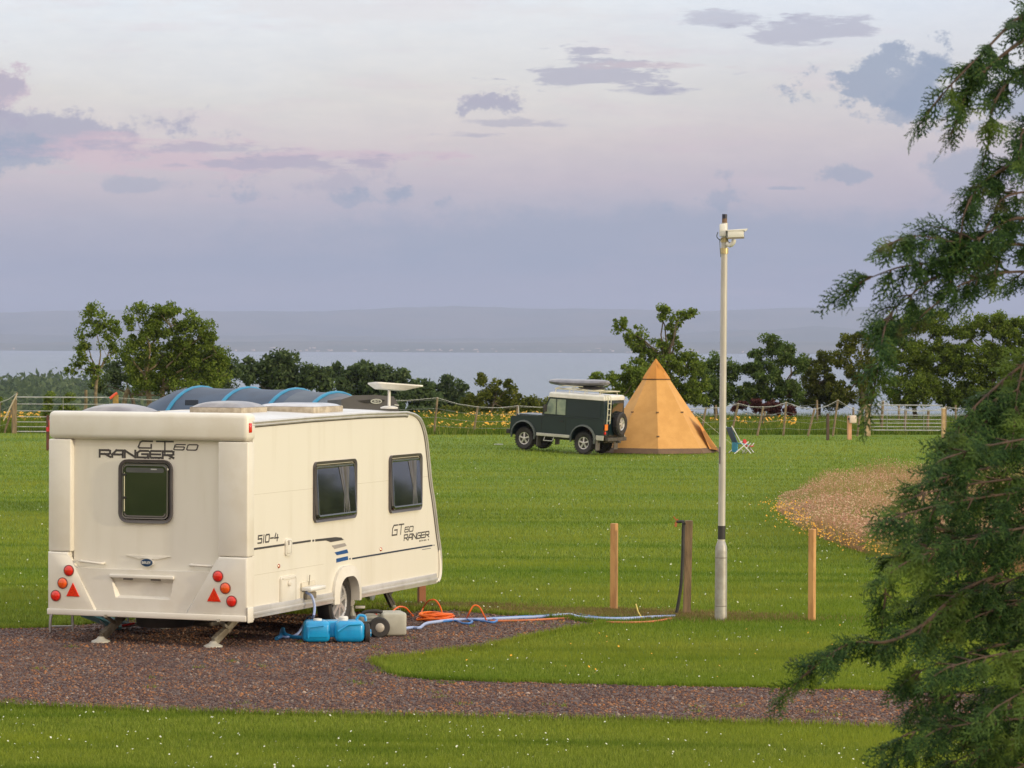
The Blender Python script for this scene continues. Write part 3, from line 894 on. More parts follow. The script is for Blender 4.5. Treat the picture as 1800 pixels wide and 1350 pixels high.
    cp('badge_wing', bm, mat('wing_cream', (.80, .76, .68), .35))
    # rear window: surround, rim, pane
    wl = rearpts([(208, 807), (302, 811), (301, 921), (208, 919)])
    x0, x1 = wl[1][0], wl[0][0]; zz0, zz1 = wl[2][1]+.0, wl[0][1]
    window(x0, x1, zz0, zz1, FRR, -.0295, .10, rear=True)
    # lettering on the rear
    a, b = rd_(173, 802), rd_(305, 802); L = a[0]-b[0]; h = .068
    flr = Fr((0, 0, 0), (0, -1, 0), (0, 0, 1), (-1, 0, 0))
    bm = BM(); glyphs(bm, 'RANGER', Fr((.0298, 0, 0), (0, -1, 0), (0, 0, 1), (-1, 0, 0)), -a[0], a[1]-.004, L/6*.84, h, L/6*.17, .0215, .003)
    cp('lettering', bm, DKDEC)
    bm = BM(); c0, c1 = rd_(241, 789), rd_(302, 789); L = c0[0]-c1[0]
    glyphs(bm, 'g', Fr((.0298, 0, 0), (0, -1, 0), (0, 0, 1), (-1, 0, 0)), -c0[0], c0[1]+.010, L*.40, .070, L*.12, .016, .0028, .0)
    cp('lettering', bm, DKDEC); bm = BM()
    glyphs(bm, 'T', Fr((.0298, 0, 0), (0, -1, 0), (0, 0, 1), (-1, 0, 0)), -c0[0]+L*.53, c0[1]-.045, L*.47, .125, 0, .016, .0028, 0)
    d0, d1 = rd_(303, 789), rd_(345, 789); L2 = d0[0]-d1[0]
    cp('lettering', bm, DKDEC); bm = BM()
    glyphs(bm, '60', Fr((.0298, 0, 0), (0, -1, 0), (0, 0, 1), (-1, 0, 0)), -d0[0], d0[1]-.01, L2*.42, .055, L2*.12, .012, .0028, .35)
    e0, e1 = rd_(251, 804.5), rd_(303, 804.5); L3 = e0[0]-e1[0]
    cp('lettering', bm, DKDEC); bm = BM()
    glyphs(bm, 'SERIES 6', Fr((.0298, 0, 0), (0, -1, 0), (0, 0, 1), (-1, 0, 0)), -e0[0], e0[1]-.011, L3/8*.5, .012, L3/8*.5, .004, .0024)
    cp('lettering', bm, DKDEC)
    # ---------------- side details
    for q in ([(550, 812), (624, 806), (624, 911), (550, 918)], [(683, 801), (739, 796), (740, 895), (683, 903)]):
        w = sidepts(q)
        window(w[0][0], w[1][0], (w[3][1]+w[2][1])/2, (w[0][1]+w[1][1])/2, FS, 0., .07)
    sideprint = lambda nm, bm, m: cp(nm, bm, m)
    sf = Fr((0, 0, 0), (1, 0, 0), (0, 0, 1), (0, -1, 0))
    bm = BM(); a, b = sd_(453, 954), sd_(491, 949)
    glyphs(bm, '510-4', sf, a[0], a[1]-.005, (b[0]-a[0])/5*.84, .075, (b[0]-a[0])/5*.22, .0155, .003, .2)
    sideprint('lettering', bm, DKDEC)
    bm = BM(); a, b = sd_(689, 941), sd_(709, 940)
    glyphs(bm, 'GT', sf, a[0], a[1], (b[0]-a[0])*.42, .11, (b[0]-a[0])*.12, .0155, .003, .2)
    a, b = sd_(711, 937), sd_(726, 937)
    cp('lettering', bm, DKDEC); bm = BM()
    glyphs(bm, '60', sf, a[0], a[1]+.01, (b[0]-a[0])*.42, .055, (b[0]-a[0])*.12, .012, .003, .3)
    a, b = sd_(710, 950), sd_(755, 946)
    cp('lettering', bm, DKDEC); bm = BM()
    glyphs(bm, 'RANGER', sf, a[0], a[1], (b[0]-a[0])/6*.80, .062, (b[0]-a[0])/6*.2, .014, .003, .12)
    a, b = sd_(737, 950), sd_(755, 948)
    cp('lettering', bm, DKDEC); bm = BM()
    glyphs(bm, 'SERIES 6', sf, a[0], a[1]-.012, (b[0]-a[0])/8*.5, .012, (b[0]-a[0])/8*.5, .004, .0024)
    sideprint('lettering', bm, DKDEC)
    def strip(bm, pts, d=.003): prism(bm, pts, FS, .0004, d)
    def line(bm, p, q, w, d=.003):
        a, b = sd_(*p), sd_(*q); strip(bm, [(a[0], a[1]-w/2), (b[0], b[1]-w/2), (b[0], b[1]+w/2), (a[0], a[1]+w/2)], d)
    bm = BM()
    line(bm, (440, 966), (546, 950.5), .021); line(bm, (549, 950.5), (552, 950), .021)
    strip(bm, sidepts([(554, 952), (573, 950), (581, 953), (604, 949), (600, 945), (590, 944), (554, 948)]))
    sideprint('decal_stripe', bm, DKDEC)
    bm = BM(); strip(bm, sidepts([(583, 959), (588, 965), (609, 959.5), (606, 954.5)])); sideprint('decal_block', bm, GREYDEC)
    for q in ([(588, 971), (592, 976), (612, 972), (610, 965.5)], [(591, 982), (591, 989), (612, 984), (611, 977.5)]):
        bm = BM(); strip(bm, sidepts(q)); sideprint('decal_block', bm, BLUEDEC)
    bm = BM(); line(bm, (614, 982.5), (616, 982), .018); line(bm, (619, 982), (760, 958.5), .018)
    line(bm, (742, 966), (757, 963.5), .006); line(bm, (762, 958.5), (763.5, 958.2), .012)
    sideprint('decal_stripe', bm, mat('navy_decal', (.015, .025, .06), .45))
    # faint horizontal panel seams
    bm = BM()
    for py in (870, 1012): 
        a = sd_(442, py); box(bm, .09, 4.9 if py < 900 else 1.9, -.0012, .002, a[1]-.0015, a[1]+.0015)
    cp('panel_seam', bm, mat('faint_seam', (.52, .47, .38), .6))
    for px, py in ((489.5, 995), (669, 965.5)):
        a = sd_(px, py); bm = BM(); lathe(bm, [(.022, 0), (.022, .008), (.014, .014), (.001, .016)], Fr((a[0], 0, a[1]), (1, 0, 0), (0, 0, 1), (0, -1, 0)), 16)
        cp('side_reflector', bm, mat('orange_reflector', (.40, .05, .01), .2, coat=.5))
    def hatch(nm, q, r, d, m, knob=None):
        w = sidepts(q); x0 = w[0][0]; x1 = w[1][0]; z1 = (w[0][1]+w[1][1])/2; z0 = (w[2][1]+w[3][1])/2
        bm = BM(); prism(bm, rr(x0, x1, z0, z1, r), FS, 0, d, .004, 2)
        o = cp(nm, bm, m, smooth=40)
        bm = BM(); ring(bm, rr(x0+.018, x1-.018, z0+.018, z1-.018, r*.7), rr(x0+.024, x1-.024, z0+.024, z1-.024, r*.65), FS, d-.002, d+.0015)
        ob('hatch_groove', bm, mat('hatch_line', (.48, .44, .36), .6), o, shift=CC)
        return x0, x1, z0, z1, o
    x0, x1, z0, z1, o = hatch('water_hatch', [(500, 948), (511, 946), (510, 975), (501, 977)], .03, .02, CREAM2)
    bm = BM(); box(bm, x0+.05, x0+.075, -.03, -.019, z0+.11, z0+.16, .004); ob('latch', bm, GREYDEC, o, shift=CC)
    x0, x1, z0, z1, o = hatch('cassette_door', [(491, 1014), (519, 1010), (518, 1062), (492, 1068)], .03, .018, CREAM2)
    bm = BM(); lathe(bm, [(.032, 0), (.032, .012), (.022, .022), (.001, .024)], Fr(((x0+x1)/2, -.018, z0+.24), (1, 0, 0), (0, 0, 1), (0, -1, 0)), 16)
    box(bm, x0+.05, x1-.05, -.026, -.017, z0+.285, z0+.297, .002)
    ob('latch', bm, CREAM2, o, True, shift=CC)
    # water inlet with raised cover
    w = sidepts([(528, 1024), (552, 1022), (550, 1054), (530, 1057)]); x0, x1 = w[0][0], w[1][0]; z0, z1 = w[2][1], w[0][1]
    bm = BM(); prism(bm, rr(x0, x1, z0, z1, .02), FS, 0, .018, .003); 
    inl = cp('water_inlet', bm, mat('inlet_plate', (.66, .60, .48), .5), smooth=40)
    bm = BM(); box(bm, x0-.01, x1+.03, -.13, -.018, z1-.09, z1-.05, .012, 3); ob('inlet_cover', bm, WHITEPL, inl, True, shift=CC)
    bm = BM(); tube(bm, [Vector(((x0+x1)/2, -.02, z1-.04)), Vector(((x0+x1)/2, -.03, z1+.07))], .005, 5); box(bm, x0+.05, x1-.05, -.055, -.017, z0+.02, z0+.09, .01)
    ob('inlet_plug', bm, mat('plug_grey', (.25, .22, .17), .6), inl, True, shift=CC)
    # ---------------- roof lights
    def dome(px0, px1, pyb, depth_t, ln, h, m, rim=True):
        pass
    def rooflight(s0, s1, t0, t1, h, domed, m, fh=.06):
        cz = zt+.02
        bm = BM(); box(bm, s0, s1, t0, t1, cz-.02, cz+fh, .012, 2)
        o = cp('rooflight', bm, mat('rooflight_frame', (.50, .43, .32), .5, col2=(.34, .28, .20), scale=10), smooth=50)
        bm = BM(); rows = []; n = 12
        for i in range(n+1):
            for j in range(n+1):
                u, v = -1+2*i/n, -1+2*j/n
                e = max(0, 1-abs(u)**domed)*max(0, 1-abs(v)**domed)
                rows.append(bm.verts.new((s0+(s1-s0)*(i/n)*1.0, t0+(t1-t0)*j/n, cz+fh-.002+h*e**.6)))
        for i in range(n):
            for j in range(n):
                a = i*(n+1)+j; bm.faces.new((rows[a], rows[a+1], rows[a+n+2], rows[a+n+1]))
        ob('dome', bm, m, o, True, shift=CC)
    DOME = mat('smoky_dome', (.15, .135, .15), .3, col2=(.26, .24, .24), coat=.3, scale=3)
    DOME2 = mat('milky_dome', (.50, .50, .54), .3, col2=(.36, .35, .38), coat=.3, scale=3)
    rooflight(.50, 1.10, 1.56, 2.24, .085, 2.2, DOME)
    rooflight(1.5, 2.15, .79, 1.42, .065, 3.0, DOME, .10)
    rooflight(2.3, 3.1, .30, 1.0, .035, 5.0, DOME2, .10)
    # vents on the front edge of the middle rooflight
    # ---------------- running gear
    for y0, s in ((.085, -1), (CW-.085, 1)):
        wheel(ws+.01, y0-.01*(1 if s < 0 else -1), s, R=.30)
    for y0 in (.245, CW-.255):
        bm = BM(); box(bm, ws-wr, ws+wr, y0, y0+.01, zb-.02, .60); box(bm, ws-wr+.004, ws+wr-.004, *((y0-.23, y0) if y0 < 1 else (y0+.01, y0+.24)), .585, .597)
        cp('wheel_well', bm, RUBBER)
    bm = BM(); tube(bm, [Vector((ws, .2, .31)), Vector((ws, CW-.2, .31))], .035, 10)
    for y in (.62, CW-.62):
        bar(bm, (.3, y, .30), (4.9, y, .30), .05, .12)
    box(bm, .9, 1.25, .85, 1.35, .13, .32, .03)
    cp('chassis', bm, DKSTEEL)
    # spare wheel carried under the rear
    bm = BM(); lathe(bm, [(.17, -.08), (.29, -.075), (.31, -.03), (.31, .03), (.29, .075), (.17, .08)], Fr((.55, 1.22, .235), (1, 0, 0), (0, 1, 0), (0, 0, 1)), 24)
    cp('spare_wheel', bm, RUBBER, smooth=True)
    # corner steadies
    def steady(x, y, dirx, foot, splay=0.):
        bm = BM(); top = Vector((x, y, zb-.02)); 
        fx = x+dirx; ft = Vector((fx, y+splay, .035))
        bar(bm, top, ft, .075, .035, up=(0, 1, 0))
        bar(bm, top+Vector((.012*(1 if dirx > 0 else -1), 0, 0)), ft+Vector((0, 0, .05)), .03, .05, up=(0, 1, 0))
        mid = top.lerp(ft, .45); bar(bm, mid, Vector((x+dirx*1.5, y, zb-.03)), .03, .03)
        bar(bm, Vector((x-.05*(1 if dirx > 0 else -1), y-.1, zb-.035)), Vector((x-.05*(1 if dirx > 0 else -1), y+.12, zb-.035)), .04, .03)
        o = cp('corner_steady', bm, foot)
        bm = BM(); lathe(bm, [(.10, -.02), (.10, .0), (.05, .02), (.03, .045)], Fr((ft.x, ft.y, .022), (1, 0, 0), (0, 1, 0), (0, 0, 1)), 14)
        ob('steady_foot', bm, mat('foot_pad', (.55, .53, .47), .6), o, True, shift=CC)
    SG = mat('worn_steel', (.33, .31, .26), .55, metal=.4, col2=(.18, .15, .11), scale=10)
    a, b = rd_(395, 1100), rd_(165, 1090)
    steady(.42, a[0]+.03, -.34, SG, .14); steady(.42, b[0]-.18, -.34, SG, .14)
    steady(4.55, .42, .30, DKSTEEL, .0); steady(4.55, CW-.42, .30, DKSTEEL, .0)
    # A-frame and jockey wheel at the far end
    bm = BM()
    bar(bm, (4.8, .5, .36), (6.25, CW/2, .42), .06, .09); bar(bm, (4.8, CW-.5, .36), (6.25, CW/2, .42), .06, .09)
    cp('drawbar', bm, DKSTEEL)
    bm = BM(); tube(bm, [Vector((6.0, 1.2, .15)), Vector((6.0, 1.2, .7))], .025, 8); lathe(bm, [(.1, -.03), (.1, .03)], Fr((6.0, 1.2, .10), (1, 0, 0), (0, 0, 1), (0, 1, 0)), 14)
    cp('jockey_wheel', bm, STEELG)

def window(x0, x1, z0, z1, fr, d, r, rear=False):
    bm = BM()
    fw = .030
    ring(bm, rr(x0, x1, z0, z1, r), rr(x0+fw, x1-fw, z0+fw, z1-fw, r*.7), fr, d+.0005, d+.030, .010)
    w = cp('window', bm, WFRAME, smooth=40)
    # pane: domed acrylic standing proud of the wall
    bm = BM(); i0 = fw+.004
    n = 5; loops = []; PT = .0 if rear else .065
    for off, dd in ((0, .012), (.012, .030), (.03, .036), (.045, .034)):
        loops.append([bm.verts.new(fr(a, b, d+dd+(.5*(z0+z1)-b)*PT)) for a, b in rr(x0+i0+off, x1-i0-off, z0+i0+off, z1-i0-off, max(.012, r*.7-off*.8))])
    m = len(loops[0])
    for A, B in zip(loops, loops[1:]):
        for k in range(m): bm.faces.new((A[k], A[(k+1) % m], B[(k+1) % m], B[k]))
    bm.faces.new(loops[-1])
    ob('pane', bm, WPANE, w, False, shift=CC)
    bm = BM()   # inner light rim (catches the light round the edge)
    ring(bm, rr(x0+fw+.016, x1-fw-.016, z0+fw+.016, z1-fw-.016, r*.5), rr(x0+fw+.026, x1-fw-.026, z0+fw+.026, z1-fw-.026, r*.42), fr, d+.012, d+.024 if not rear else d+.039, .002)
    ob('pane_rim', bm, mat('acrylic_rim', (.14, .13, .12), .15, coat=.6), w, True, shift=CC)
    if not rear:
        # curtain gathered behind the pane, near its far edge
        bm = BM(); a0 = x0+(x1-x0)*.60; wv = (x1-x0)*.20
        pts = []
        for k in range(13):
            a = a0+wv*k/12; pts.append((a, .0362+.0012*math.sin(k*1.9)))
        top = [bm.verts.new(fr(a+(-.04 if k < 7 else .02), z1-fw-.045, d+q-.055*((z1-z0)/2-fw-.045))) for k, (a, q) in enumerate(pts)]
        md = [bm.verts.new(fr(a0+wv*.5+(a-a0-wv*.5)*.55+.02, (z0+z1)/2-.05, d+q+.055*.05)) for a, q in pts]
        bt = [bm.verts.new(fr(a0+wv*.5+(a-a0-wv*.5)*.8+.02, z0+fw+.045, d+q+.055*((z1-z0)/2-fw-.045))) for a, q in pts]
        for A, B in ((top, md), (md, bt)):
            for k in range(12): bm.faces.new((A[k], A[k+1], B[k+1], B[k]))
        ob('curtain', bm, mat('curtain_cloth', (.12, .10, .085), .3, col2=(.045, .04, .035), scale=9, coat=.8, stretch=(6, 1, .6)), w, shift=CC)
    else:
        bm = BM(); prism(bm, rr(x0+.09, x1-.09, z1-.135, z1-.085, .02), fr, d+.0345, d+.0352); ob('blind_reflection', bm, mat('blind_reflection_pale', (.085, .085, .095), .3, coat=.6), w, shift=CC)  # pale strip over the pane: reflection put into colour, hinting at a blind
        bm = BM(); prism(bm, rr(x0+.17, x0+.24, z1-.105, z1-.093, .004), fr, d+.0354, d+.0358); ob('strip_patch', bm, mat('patch_pale', (.5, .5, .5), .3), w, shift=CC)  # small lighter patch added on that strip
        bm = BM()
        a = x1-fw-.045
        tube(bm, [fr(a, z0+.12, d+.040), fr(a, z1-.14, d+.040)], .005, 6)
        ob('window_stay', bm, mat('stay_cream', (.62, .60, .42), .4), w, shift=CC)
        for z in (z0+.26, z1-.16):
            bm = BM(); prism(bm, rr(a-.015, a+.02, z-.012, z+.014, .005), fr, d+.0345, d+.048)
            ob('latch', bm, RUBBER, w, shift=CC)

def wheel(x, y, s, R=.315, parent=None, name='wheel', W=.175, rimr=.205, shift=CC, tread=0, spokes=7):
    fr = Fr((x, y, R), (1, 0, 0), (0, 0, 1), (0, s, 0))
    w2 = W/2
    bm = BM()
    prof = [(rimr, -w2+.01), (R*.90, -w2), (R*.98, -w2*.75), (R, -w2*.4), (R, w2*.4), (R*.98, w2*.75), (R*.90, w2), (rimr+.012, w2-.012), (rimr, w2-.02), (rimr-.012, w2-.05)]
    lathe(bm, [(r, d-w2+.02) for r, d in prof], fr, 36, cap=False)
    if tread:
        for k in range(tread):
            a = 2*math.pi*k/tread
            for q in (-1, 1):
                c, s_ = math.cos(a+.04*q), math.sin(a+.04*q)
                p0 = fr(c*R*1.0, s_*R*1.0, q*w2*.18-w2+.02); p1 = fr(c*R*1.0, s_*R*1.0, q*w2*.92-w2+.02)
                bar(bm, p0, p1, R*.1, .03)
    o = ob(name, bm, RUBBER, parent or cara, 35, shift=shift)
    bm = BM()
    e = .018-w2+w2
    lathe(bm, [(rimr, .0), (rimr-.004, -.008), (rimr-.022, -.012), (rimr-.026, -.05)], fr, 32, cap=False)
    for k in range(spokes):
        a = 2*math.pi*k/spokes+.3
        ca, sa = math.cos(a), math.sin(a)
        def P(r, off, d): return fr(ca*r-sa*off, sa*r+ca*off, d)
        q = [P(.035, -.022, 0), P(.035, .022, 0), P(rimr-.018, .030, -.012), P(rimr-.018, -.030, -.012)]
        top = [bm.verts.new(p) for p in (P(.035, -.018, .004), P(.035, .018, .004), P(rimr-.018, .026, -.006), P(rimr-.018, -.026, -.006))]
        bot = [bm.verts.new(p) for p in (P(.035, -.024, -.035), P(.035, .024, -.035), P(rimr-.018, .034, -.04), P(rimr-.018, -.034, -.04))]
        bm.faces.new(top)
        for i in range(4): bm.faces.new((top[i], top[(i+1) % 4], bot[(i+1) % 4], bot[i]))
    lathe(bm, [(.05, -.035), (.05, .0), (.035, .008), (.001, .010)], fr, 16, cap=False)
    ob('rim', bm, ALLOY, o, shift=shift)
    bm = BM(); lathe(bm, [(rimr-.02, -.060), (.001, -.060)], fr, 20, cap=False)
    ob('brake_disc', bm, DKSTEEL, o, shift=shift)
    return o
build_caravan()

# satellite dish on its short mast
def dish():
    # stands on the caravan roof, at the far right end
    base = C0+CU*4.08+CV*.30; zr = 2.43
    p = at(684, 715, base.y)
    o = empty('satellite_dish', (p.x, p.y, p.z-.02), 0, 'flat white satellite dish on a short mast above the caravan roof', 'satellite dish')
    H = at(684, 682, base.y).z-p.z
    bm = BM(); lathe(bm, [(.10, 0), (.10, .015), (.05, .03)], Fr((0, 0, .0), (1, 0, 0), (0, 1, 0), (0, 0, 1)), 16); ob('base', bm, WHITEPL, o, True)
    bm = BM(); tube(bm, [Vector((0, 0, 0)), Vector((0, 0, H))], .017, 10); ob('mast', bm, WHITEPL, o, True)
    bm = BM()
    # shallow back shell and flat face, tilted slightly
    T = Matrix.Rotation(math.radians(20), 4, 'Z') @ Matrix.Rotation(math.radians(4), 4, 'Y') @ Matrix.Rotation(math.radians(-3), 4, 'X')
    lo = rr(-.16, .16, -.12, .12, .04, 3); hi = rr(-.29, .29, -.18, .18, .05, 3)
    A = [bm.verts.new(T @ Vector((a+.0, b, H-.0))) for a, b in lo]; B = [bm.verts.new(T @ Vector((a+.06, b, H+.055))) for a, b in hi]; Cc = [bm.verts.new(T @ Vector((a+.06, b, H+.070))) for a, b in hi]
    n = len(lo)
    bm.faces.new(A[::-1]); bm.faces.new(Cc)
    for P, Q in ((A, B), (B, Cc)):
        for k in range(n): bm.faces.new((P[k], P[(k+1) % n], Q[(k+1) % n], Q[k]))
    ob('dish_panel', bm, mat('dish_white', (.80, .78, .74), .35), o)
dish()

# ================================================================= TREES
def leaf_mat(name, ramp, trans=.42):
    return blade_mat(name, ramp, [(.9, .4, .65, .4, tuple(c*.65 for c in ramp[1][1]), (1, 1, 1))], trans)
LEAF_A = leaf_mat('ash_leaf', [(0, (.075, .115, .018)), (.5, (.15, .215, .034)), (.85, (.215, .285, .05)), (1, (.30, .35, .08))])
LEAF_D = leaf_mat('dark_leaf', [(0, (.05, .078, .032)), (.5, (.092, .132, .055)), (.85, (.13, .18, .075)), (1, (.18, .22, .10))])
LEAF_M = leaf_mat('mid_leaf', [(0, (.06, .10, .03)), (.5, (.11, .17, .048)), (.85, (.165, .235, .065)), (1, (.23, .29, .09))])
LEAF_O = leaf_mat('olive_leaf', [(0, (.065, .08, .016)), (.5, (.13, .155, .03)), (.85, (.18, .20, .04)), (1, (.25, .24, .07))])
LEAF_R = leaf_mat('copper_leaf', [(0, (.05, .022, .02)), (.5, (.09, .035, .034)), (1, (.16, .07, .055))])
BARK = mat('tree_bark', (.13, .10, .065), .9, col2=(.07, .055, .04), scale=6, bump=.5, bscale=20)
BARKL = mat('pale_bark', (.26, .21, .12), .9, col2=(.14, .11, .06), scale=6, bump=.5, bscale=20)

def leaves(name, C, R, n_per, size, m, parent, squash=.8):
    """C (k,3) clump centres, R (k,) radii: many small leaf faces in each clump"""
    C = np.asarray(C); R = np.asarray(R); k = len(C)
    idx = np.repeat(np.arange(k), n_per); n = len(idx)
    d = rng.normal(0, 1, (n, 3)); d /= np.linalg.norm(d, axis=1)[:, None]
    rad = R[idx]*rng.uniform(.15, 1.1, n)**.6
    P = C[idx]+d*rad[:, None]*np.array([1, 1, squash])
    u = rng.normal(0, 1, (n, 3)); u /= np.linalg.norm(u, axis=1)[:, None]
    w = rng.normal(0, 1, (n, 3))+np.array([0, 0, .6]); v = np.cross(u, w); v /= np.linalg.norm(v, axis=1)[:, None]
    s = size*rng.uniform(.6, 1.4, n)[:, None]
    u = u*s*.75; v = v*s*.42
    V = np.stack([P-u, P+v*.9-u*.1, P+u, P-v*.9-u*.1], 1).reshape(-1, 3)
    o = npmesh(name, V, np.arange(4*n).reshape(-1, 4), m, parent)
    return o
def limb(bm, a, b, r0, r1, bend=.12, n=5):
    a, b = Vector(a), Vector(b); L = (b-a).length
    pts = [a]
    off = Vector((random.gauss(0, 1), random.gauss(0, 1), random.gauss(0, .4)))*L*bend
    for i in range(1, n): 
        t = i/n; pts.append(a.lerp(b, t)+off*math.sin(math.pi*t)+Vector((random.gauss(0, 1), random.gauss(0, 1), random.gauss(0, 1)))*L*.02)
    pts.append(b)
    tube(bm, pts, r0, 6, r1=r1)
def tree(px, Y, lobes, label, cat='tree', name='tree', leafm=None, barkm=None, group=None, clump=.32, dens=1., leaf=.09, nleaf=105, trunks=None, tr=.13, ybase=None, thin=.42, leans=None):
    """lobes: (px, py, rx, ry) ellipses of the crown as seen, at distance Y"""
    base = at(px, 700, Y); bz = float(G(base.x, Y))
    o = empty(name, (base.x, Y, bz), 0, label, cat, group)
    O = Vector((base.x, Y, bz)); mpp = Y/F
    bm = BM(); C, RR = [], []
    lob = []
    for (lx, ly, rx, ry) in lobes:
        c = at(lx, ly, Y); c.y += random.uniform(-.5, .5)*rx*mpp
        lob.append((c-O, rx*mpp, ry*mpp))
    trunks = trunks or [px]
    stems = []
    for tpx in trunks:
        b = at(tpx, 700, Y)-O; b.z = -.1; b.y = random.uniform(-.3, .3)
        topz = min(l[0].z-l[2]*.2 for l in lob)
        near = sorted(lob, key=lambda l: abs(l[0].x-b.x))[0]
        fork = Vector((b.x+(near[0].x-b.x)*.35, b.y, max(.5, near[0].z*.5)))
        limb(bm, b, fork, tr, tr*.7, .05)
        stems.append(fork)
    for c, rx, ry in lob:
        f = min(stems, key=lambda s: (s-c).length)
        mid = c+Vector((0, 0, -ry*.3))
        limb(bm, f, mid, tr*.42, tr*.16, .10)
        vol = rx*ry*rx
        k = max(6, int(dens*6.5*vol**.67/clump**2*thin))
        d = rng.normal(0, 1, (k, 3)); d /= np.linalg.norm(d, axis=1)[:, None]
        q = d*(rng.uniform(.1, 1, k)**.45)[:, None]*np.array([rx, rx*.8, ry])
        for i in range(k):
            p = c+Vector(q[i]); r = clump*random.uniform(.55, 1.3)
            if p.z < .15: continue
            C.append(tuple(p)); RR.append(r)
            if random.random() < .3: limb(bm, mid, p, tr*.12, tr*.04, .12, 4)
    ob('trunk', bm, barkm or BARK, o)
    leaves('crown', C, RR, int(nleaf), leaf, leafm or LEAF_A, o)
    return o
TG = 'trees beyond the fence'
tree(165, 141, [(172, 560, 30, 26), (148, 590, 20, 26), (195, 582, 24, 24), (150, 622, 20, 22), (190, 620, 18, 20), (130, 645, 20, 12), (165, 655, 24, 18)],
     'slender open ash tree at the left, its bare forked stem showing', barkm=BARKL, group=TG, clump=.26, nleaf=55, leaf=.10, thin=.36, trunks=[172, 150], tr=.10)
tree(285, 143, [(250, 570, 38, 34), (300, 565, 46, 32), (345, 590, 40, 30), (380, 612, 22, 30), (285, 615, 60, 40), (340, 640, 55, 36), (235, 620, 26, 34), (385, 655, 30, 26), (270, 665, 60, 30), (350, 680, 50, 22)],
     'big spreading ash tree with pale branching trunks, above the blue tunnel tent', barkm=BARKL, group=TG, trunks=[220, 258, 285], tr=.16, dens=1.15)
tree(240, 152, [(215, 650, 36, 30), (300, 655, 60, 34), (370, 640, 40, 34), (400, 665, 30, 34), (190, 672, 26, 24)],
     'dark dense tree filling in behind the big ash', leafm=LEAF_D, group=TG, dens=1.3)
tree(478, 230, [(440, 655, 28, 22), (470, 650, 34, 24), (500, 638, 32, 20), (520, 660, 40, 26), (550, 668, 34, 22), (490, 680, 60, 26), (570, 660, 16, 20)],
     'dark rounded tree between the big ash and the long low clump', leafm=LEAF_D, group='dark trees on the slope below the field', clump=.6, leaf=.24, dens=1.1)
tree(650, 235, [(600, 655, 32, 16), (640, 655, 40, 18), (685, 668, 40, 20), (720, 685, 40, 20), (620, 680, 50, 24), (680, 695, 60, 22), (745, 700, 26, 20)],
     'long low dark tree clump sloping down behind the satellite dish', leafm=LEAF_D, group='dark trees on the slope below the field', clump=.6, leaf=.24, dens=1.25)
tree(785, 240, [(770, 690, 26, 20), (795, 682, 24, 20), (808, 700, 24, 22), (780, 712, 44, 20)],
     'small dark rounded tree just right of the satellite dish', leafm=LEAF_D, group='dark trees on the slope below the field', clump=.6, leaf=.22, dens=1.25)
tree(865, 168, [(848, 668, 5, 12), (872, 680, 12, 12), (895, 682, 12, 14), (850, 705, 34, 18), (895, 705, 30, 16), (925, 712, 20, 14)],
     'scrubby olive bush with one upright sprig, left of the four wheel drive', 'bush', 'bush', leafm=LEAF_O, clump=.3, leaf=.11, thin=.5, tr=.07)
tree(960, 172, [(820, 722, 40, 12), (940, 715, 30, 14), (980, 716, 40, 14), (1020, 712, 30, 16), (900, 726, 60, 10)],
     'low mixed hedge of olive scrub behind the four wheel drive', 'hedge', 'hedge', leafm=LEAF_O, clump=.34, leaf=.12, thin=.55, tr=.06)
tree(620, 165, [(450, 715, 60, 12), (560, 716, 70, 12), (690, 722, 70, 12), (760, 728, 40, 9)],
     'low dark hedge behind the caravan roof', 'hedge', 'hedge', leafm=LEAF_D, clump=.34, leaf=.12, thin=.5, tr=.06)
tree(1172, 146, [(1092, 572, 18, 12), (1108, 592, 16, 14), (1125, 585, 13, 12), (1120, 608, 18, 12), (1160, 548, 9, 12), (1172, 545, 9, 8), (1195, 555, 16, 10), (1212, 548, 8, 8), (1185, 575, 14, 14), (1145, 610, 30, 16), (1180, 605, 20, 20), (1150, 640, 50, 26), (1205, 640, 34, 24), (1210, 680, 46, 34), (1140, 680, 50, 30)],
     'open branched tree rising behind the orange tipi', group=TG, clump=.24, nleaf=50, leaf=.10, thin=.5, tr=.15)
tree(1085, 140, [(1048, 662, 9, 7), (1072, 668, 14, 9), (1100, 655, 20, 16), (1120, 665, 22, 20), (1085, 685, 34, 12)],
     'low leafy bush between the roof box and the tipi', 'bush', 'bush', group=None, clump=.24, thin=.5, tr=.07)
tree(1262, 150, [(1232, 650, 24, 22), (1262, 640, 22, 22), (1290, 655, 18, 20), (1250, 690, 40, 30), (1290, 690, 22, 18)],
     'leafy tree directly behind the camera pole', leafm=LEAF_M, group=TG, dens=1.5, clump=.28, thin=.42)
tree(1352, 150, [(1355, 606, 22, 16), (1332, 625, 18, 18), (1378, 622, 22, 18), (1318, 645, 14, 14), (1400, 640, 18, 16), (1350, 655, 40, 22), (1330, 692, 34, 20), (1385, 690, 32, 22)],
     'rounded dark green tree right of the camera pole', leafm=LEAF_M, group=TG, clump=.26, thin=.42, dens=1.5)
tree(1442, 152, [(1425, 640, 20, 16), (1450, 628, 16, 16), (1440, 665, 30, 24), (1420, 695, 34, 24), (1465, 695, 28, 24)],
     'small olive green tree between two taller dark ones', leafm=LEAF_O, group=TG, clump=.26, thin=.55)
tree(1510, 150, [(1490, 600, 18, 16), (1515, 590, 14, 12), (1530, 605, 14, 20), (1480, 630, 28, 24), (1520, 650, 34, 34), (1495, 690, 44, 30)],
     'thin twiggy tree standing behind the left end of the far gate', leafm=LEAF_O, group=TG, clump=.26, thin=.40, barkm=BARKL)
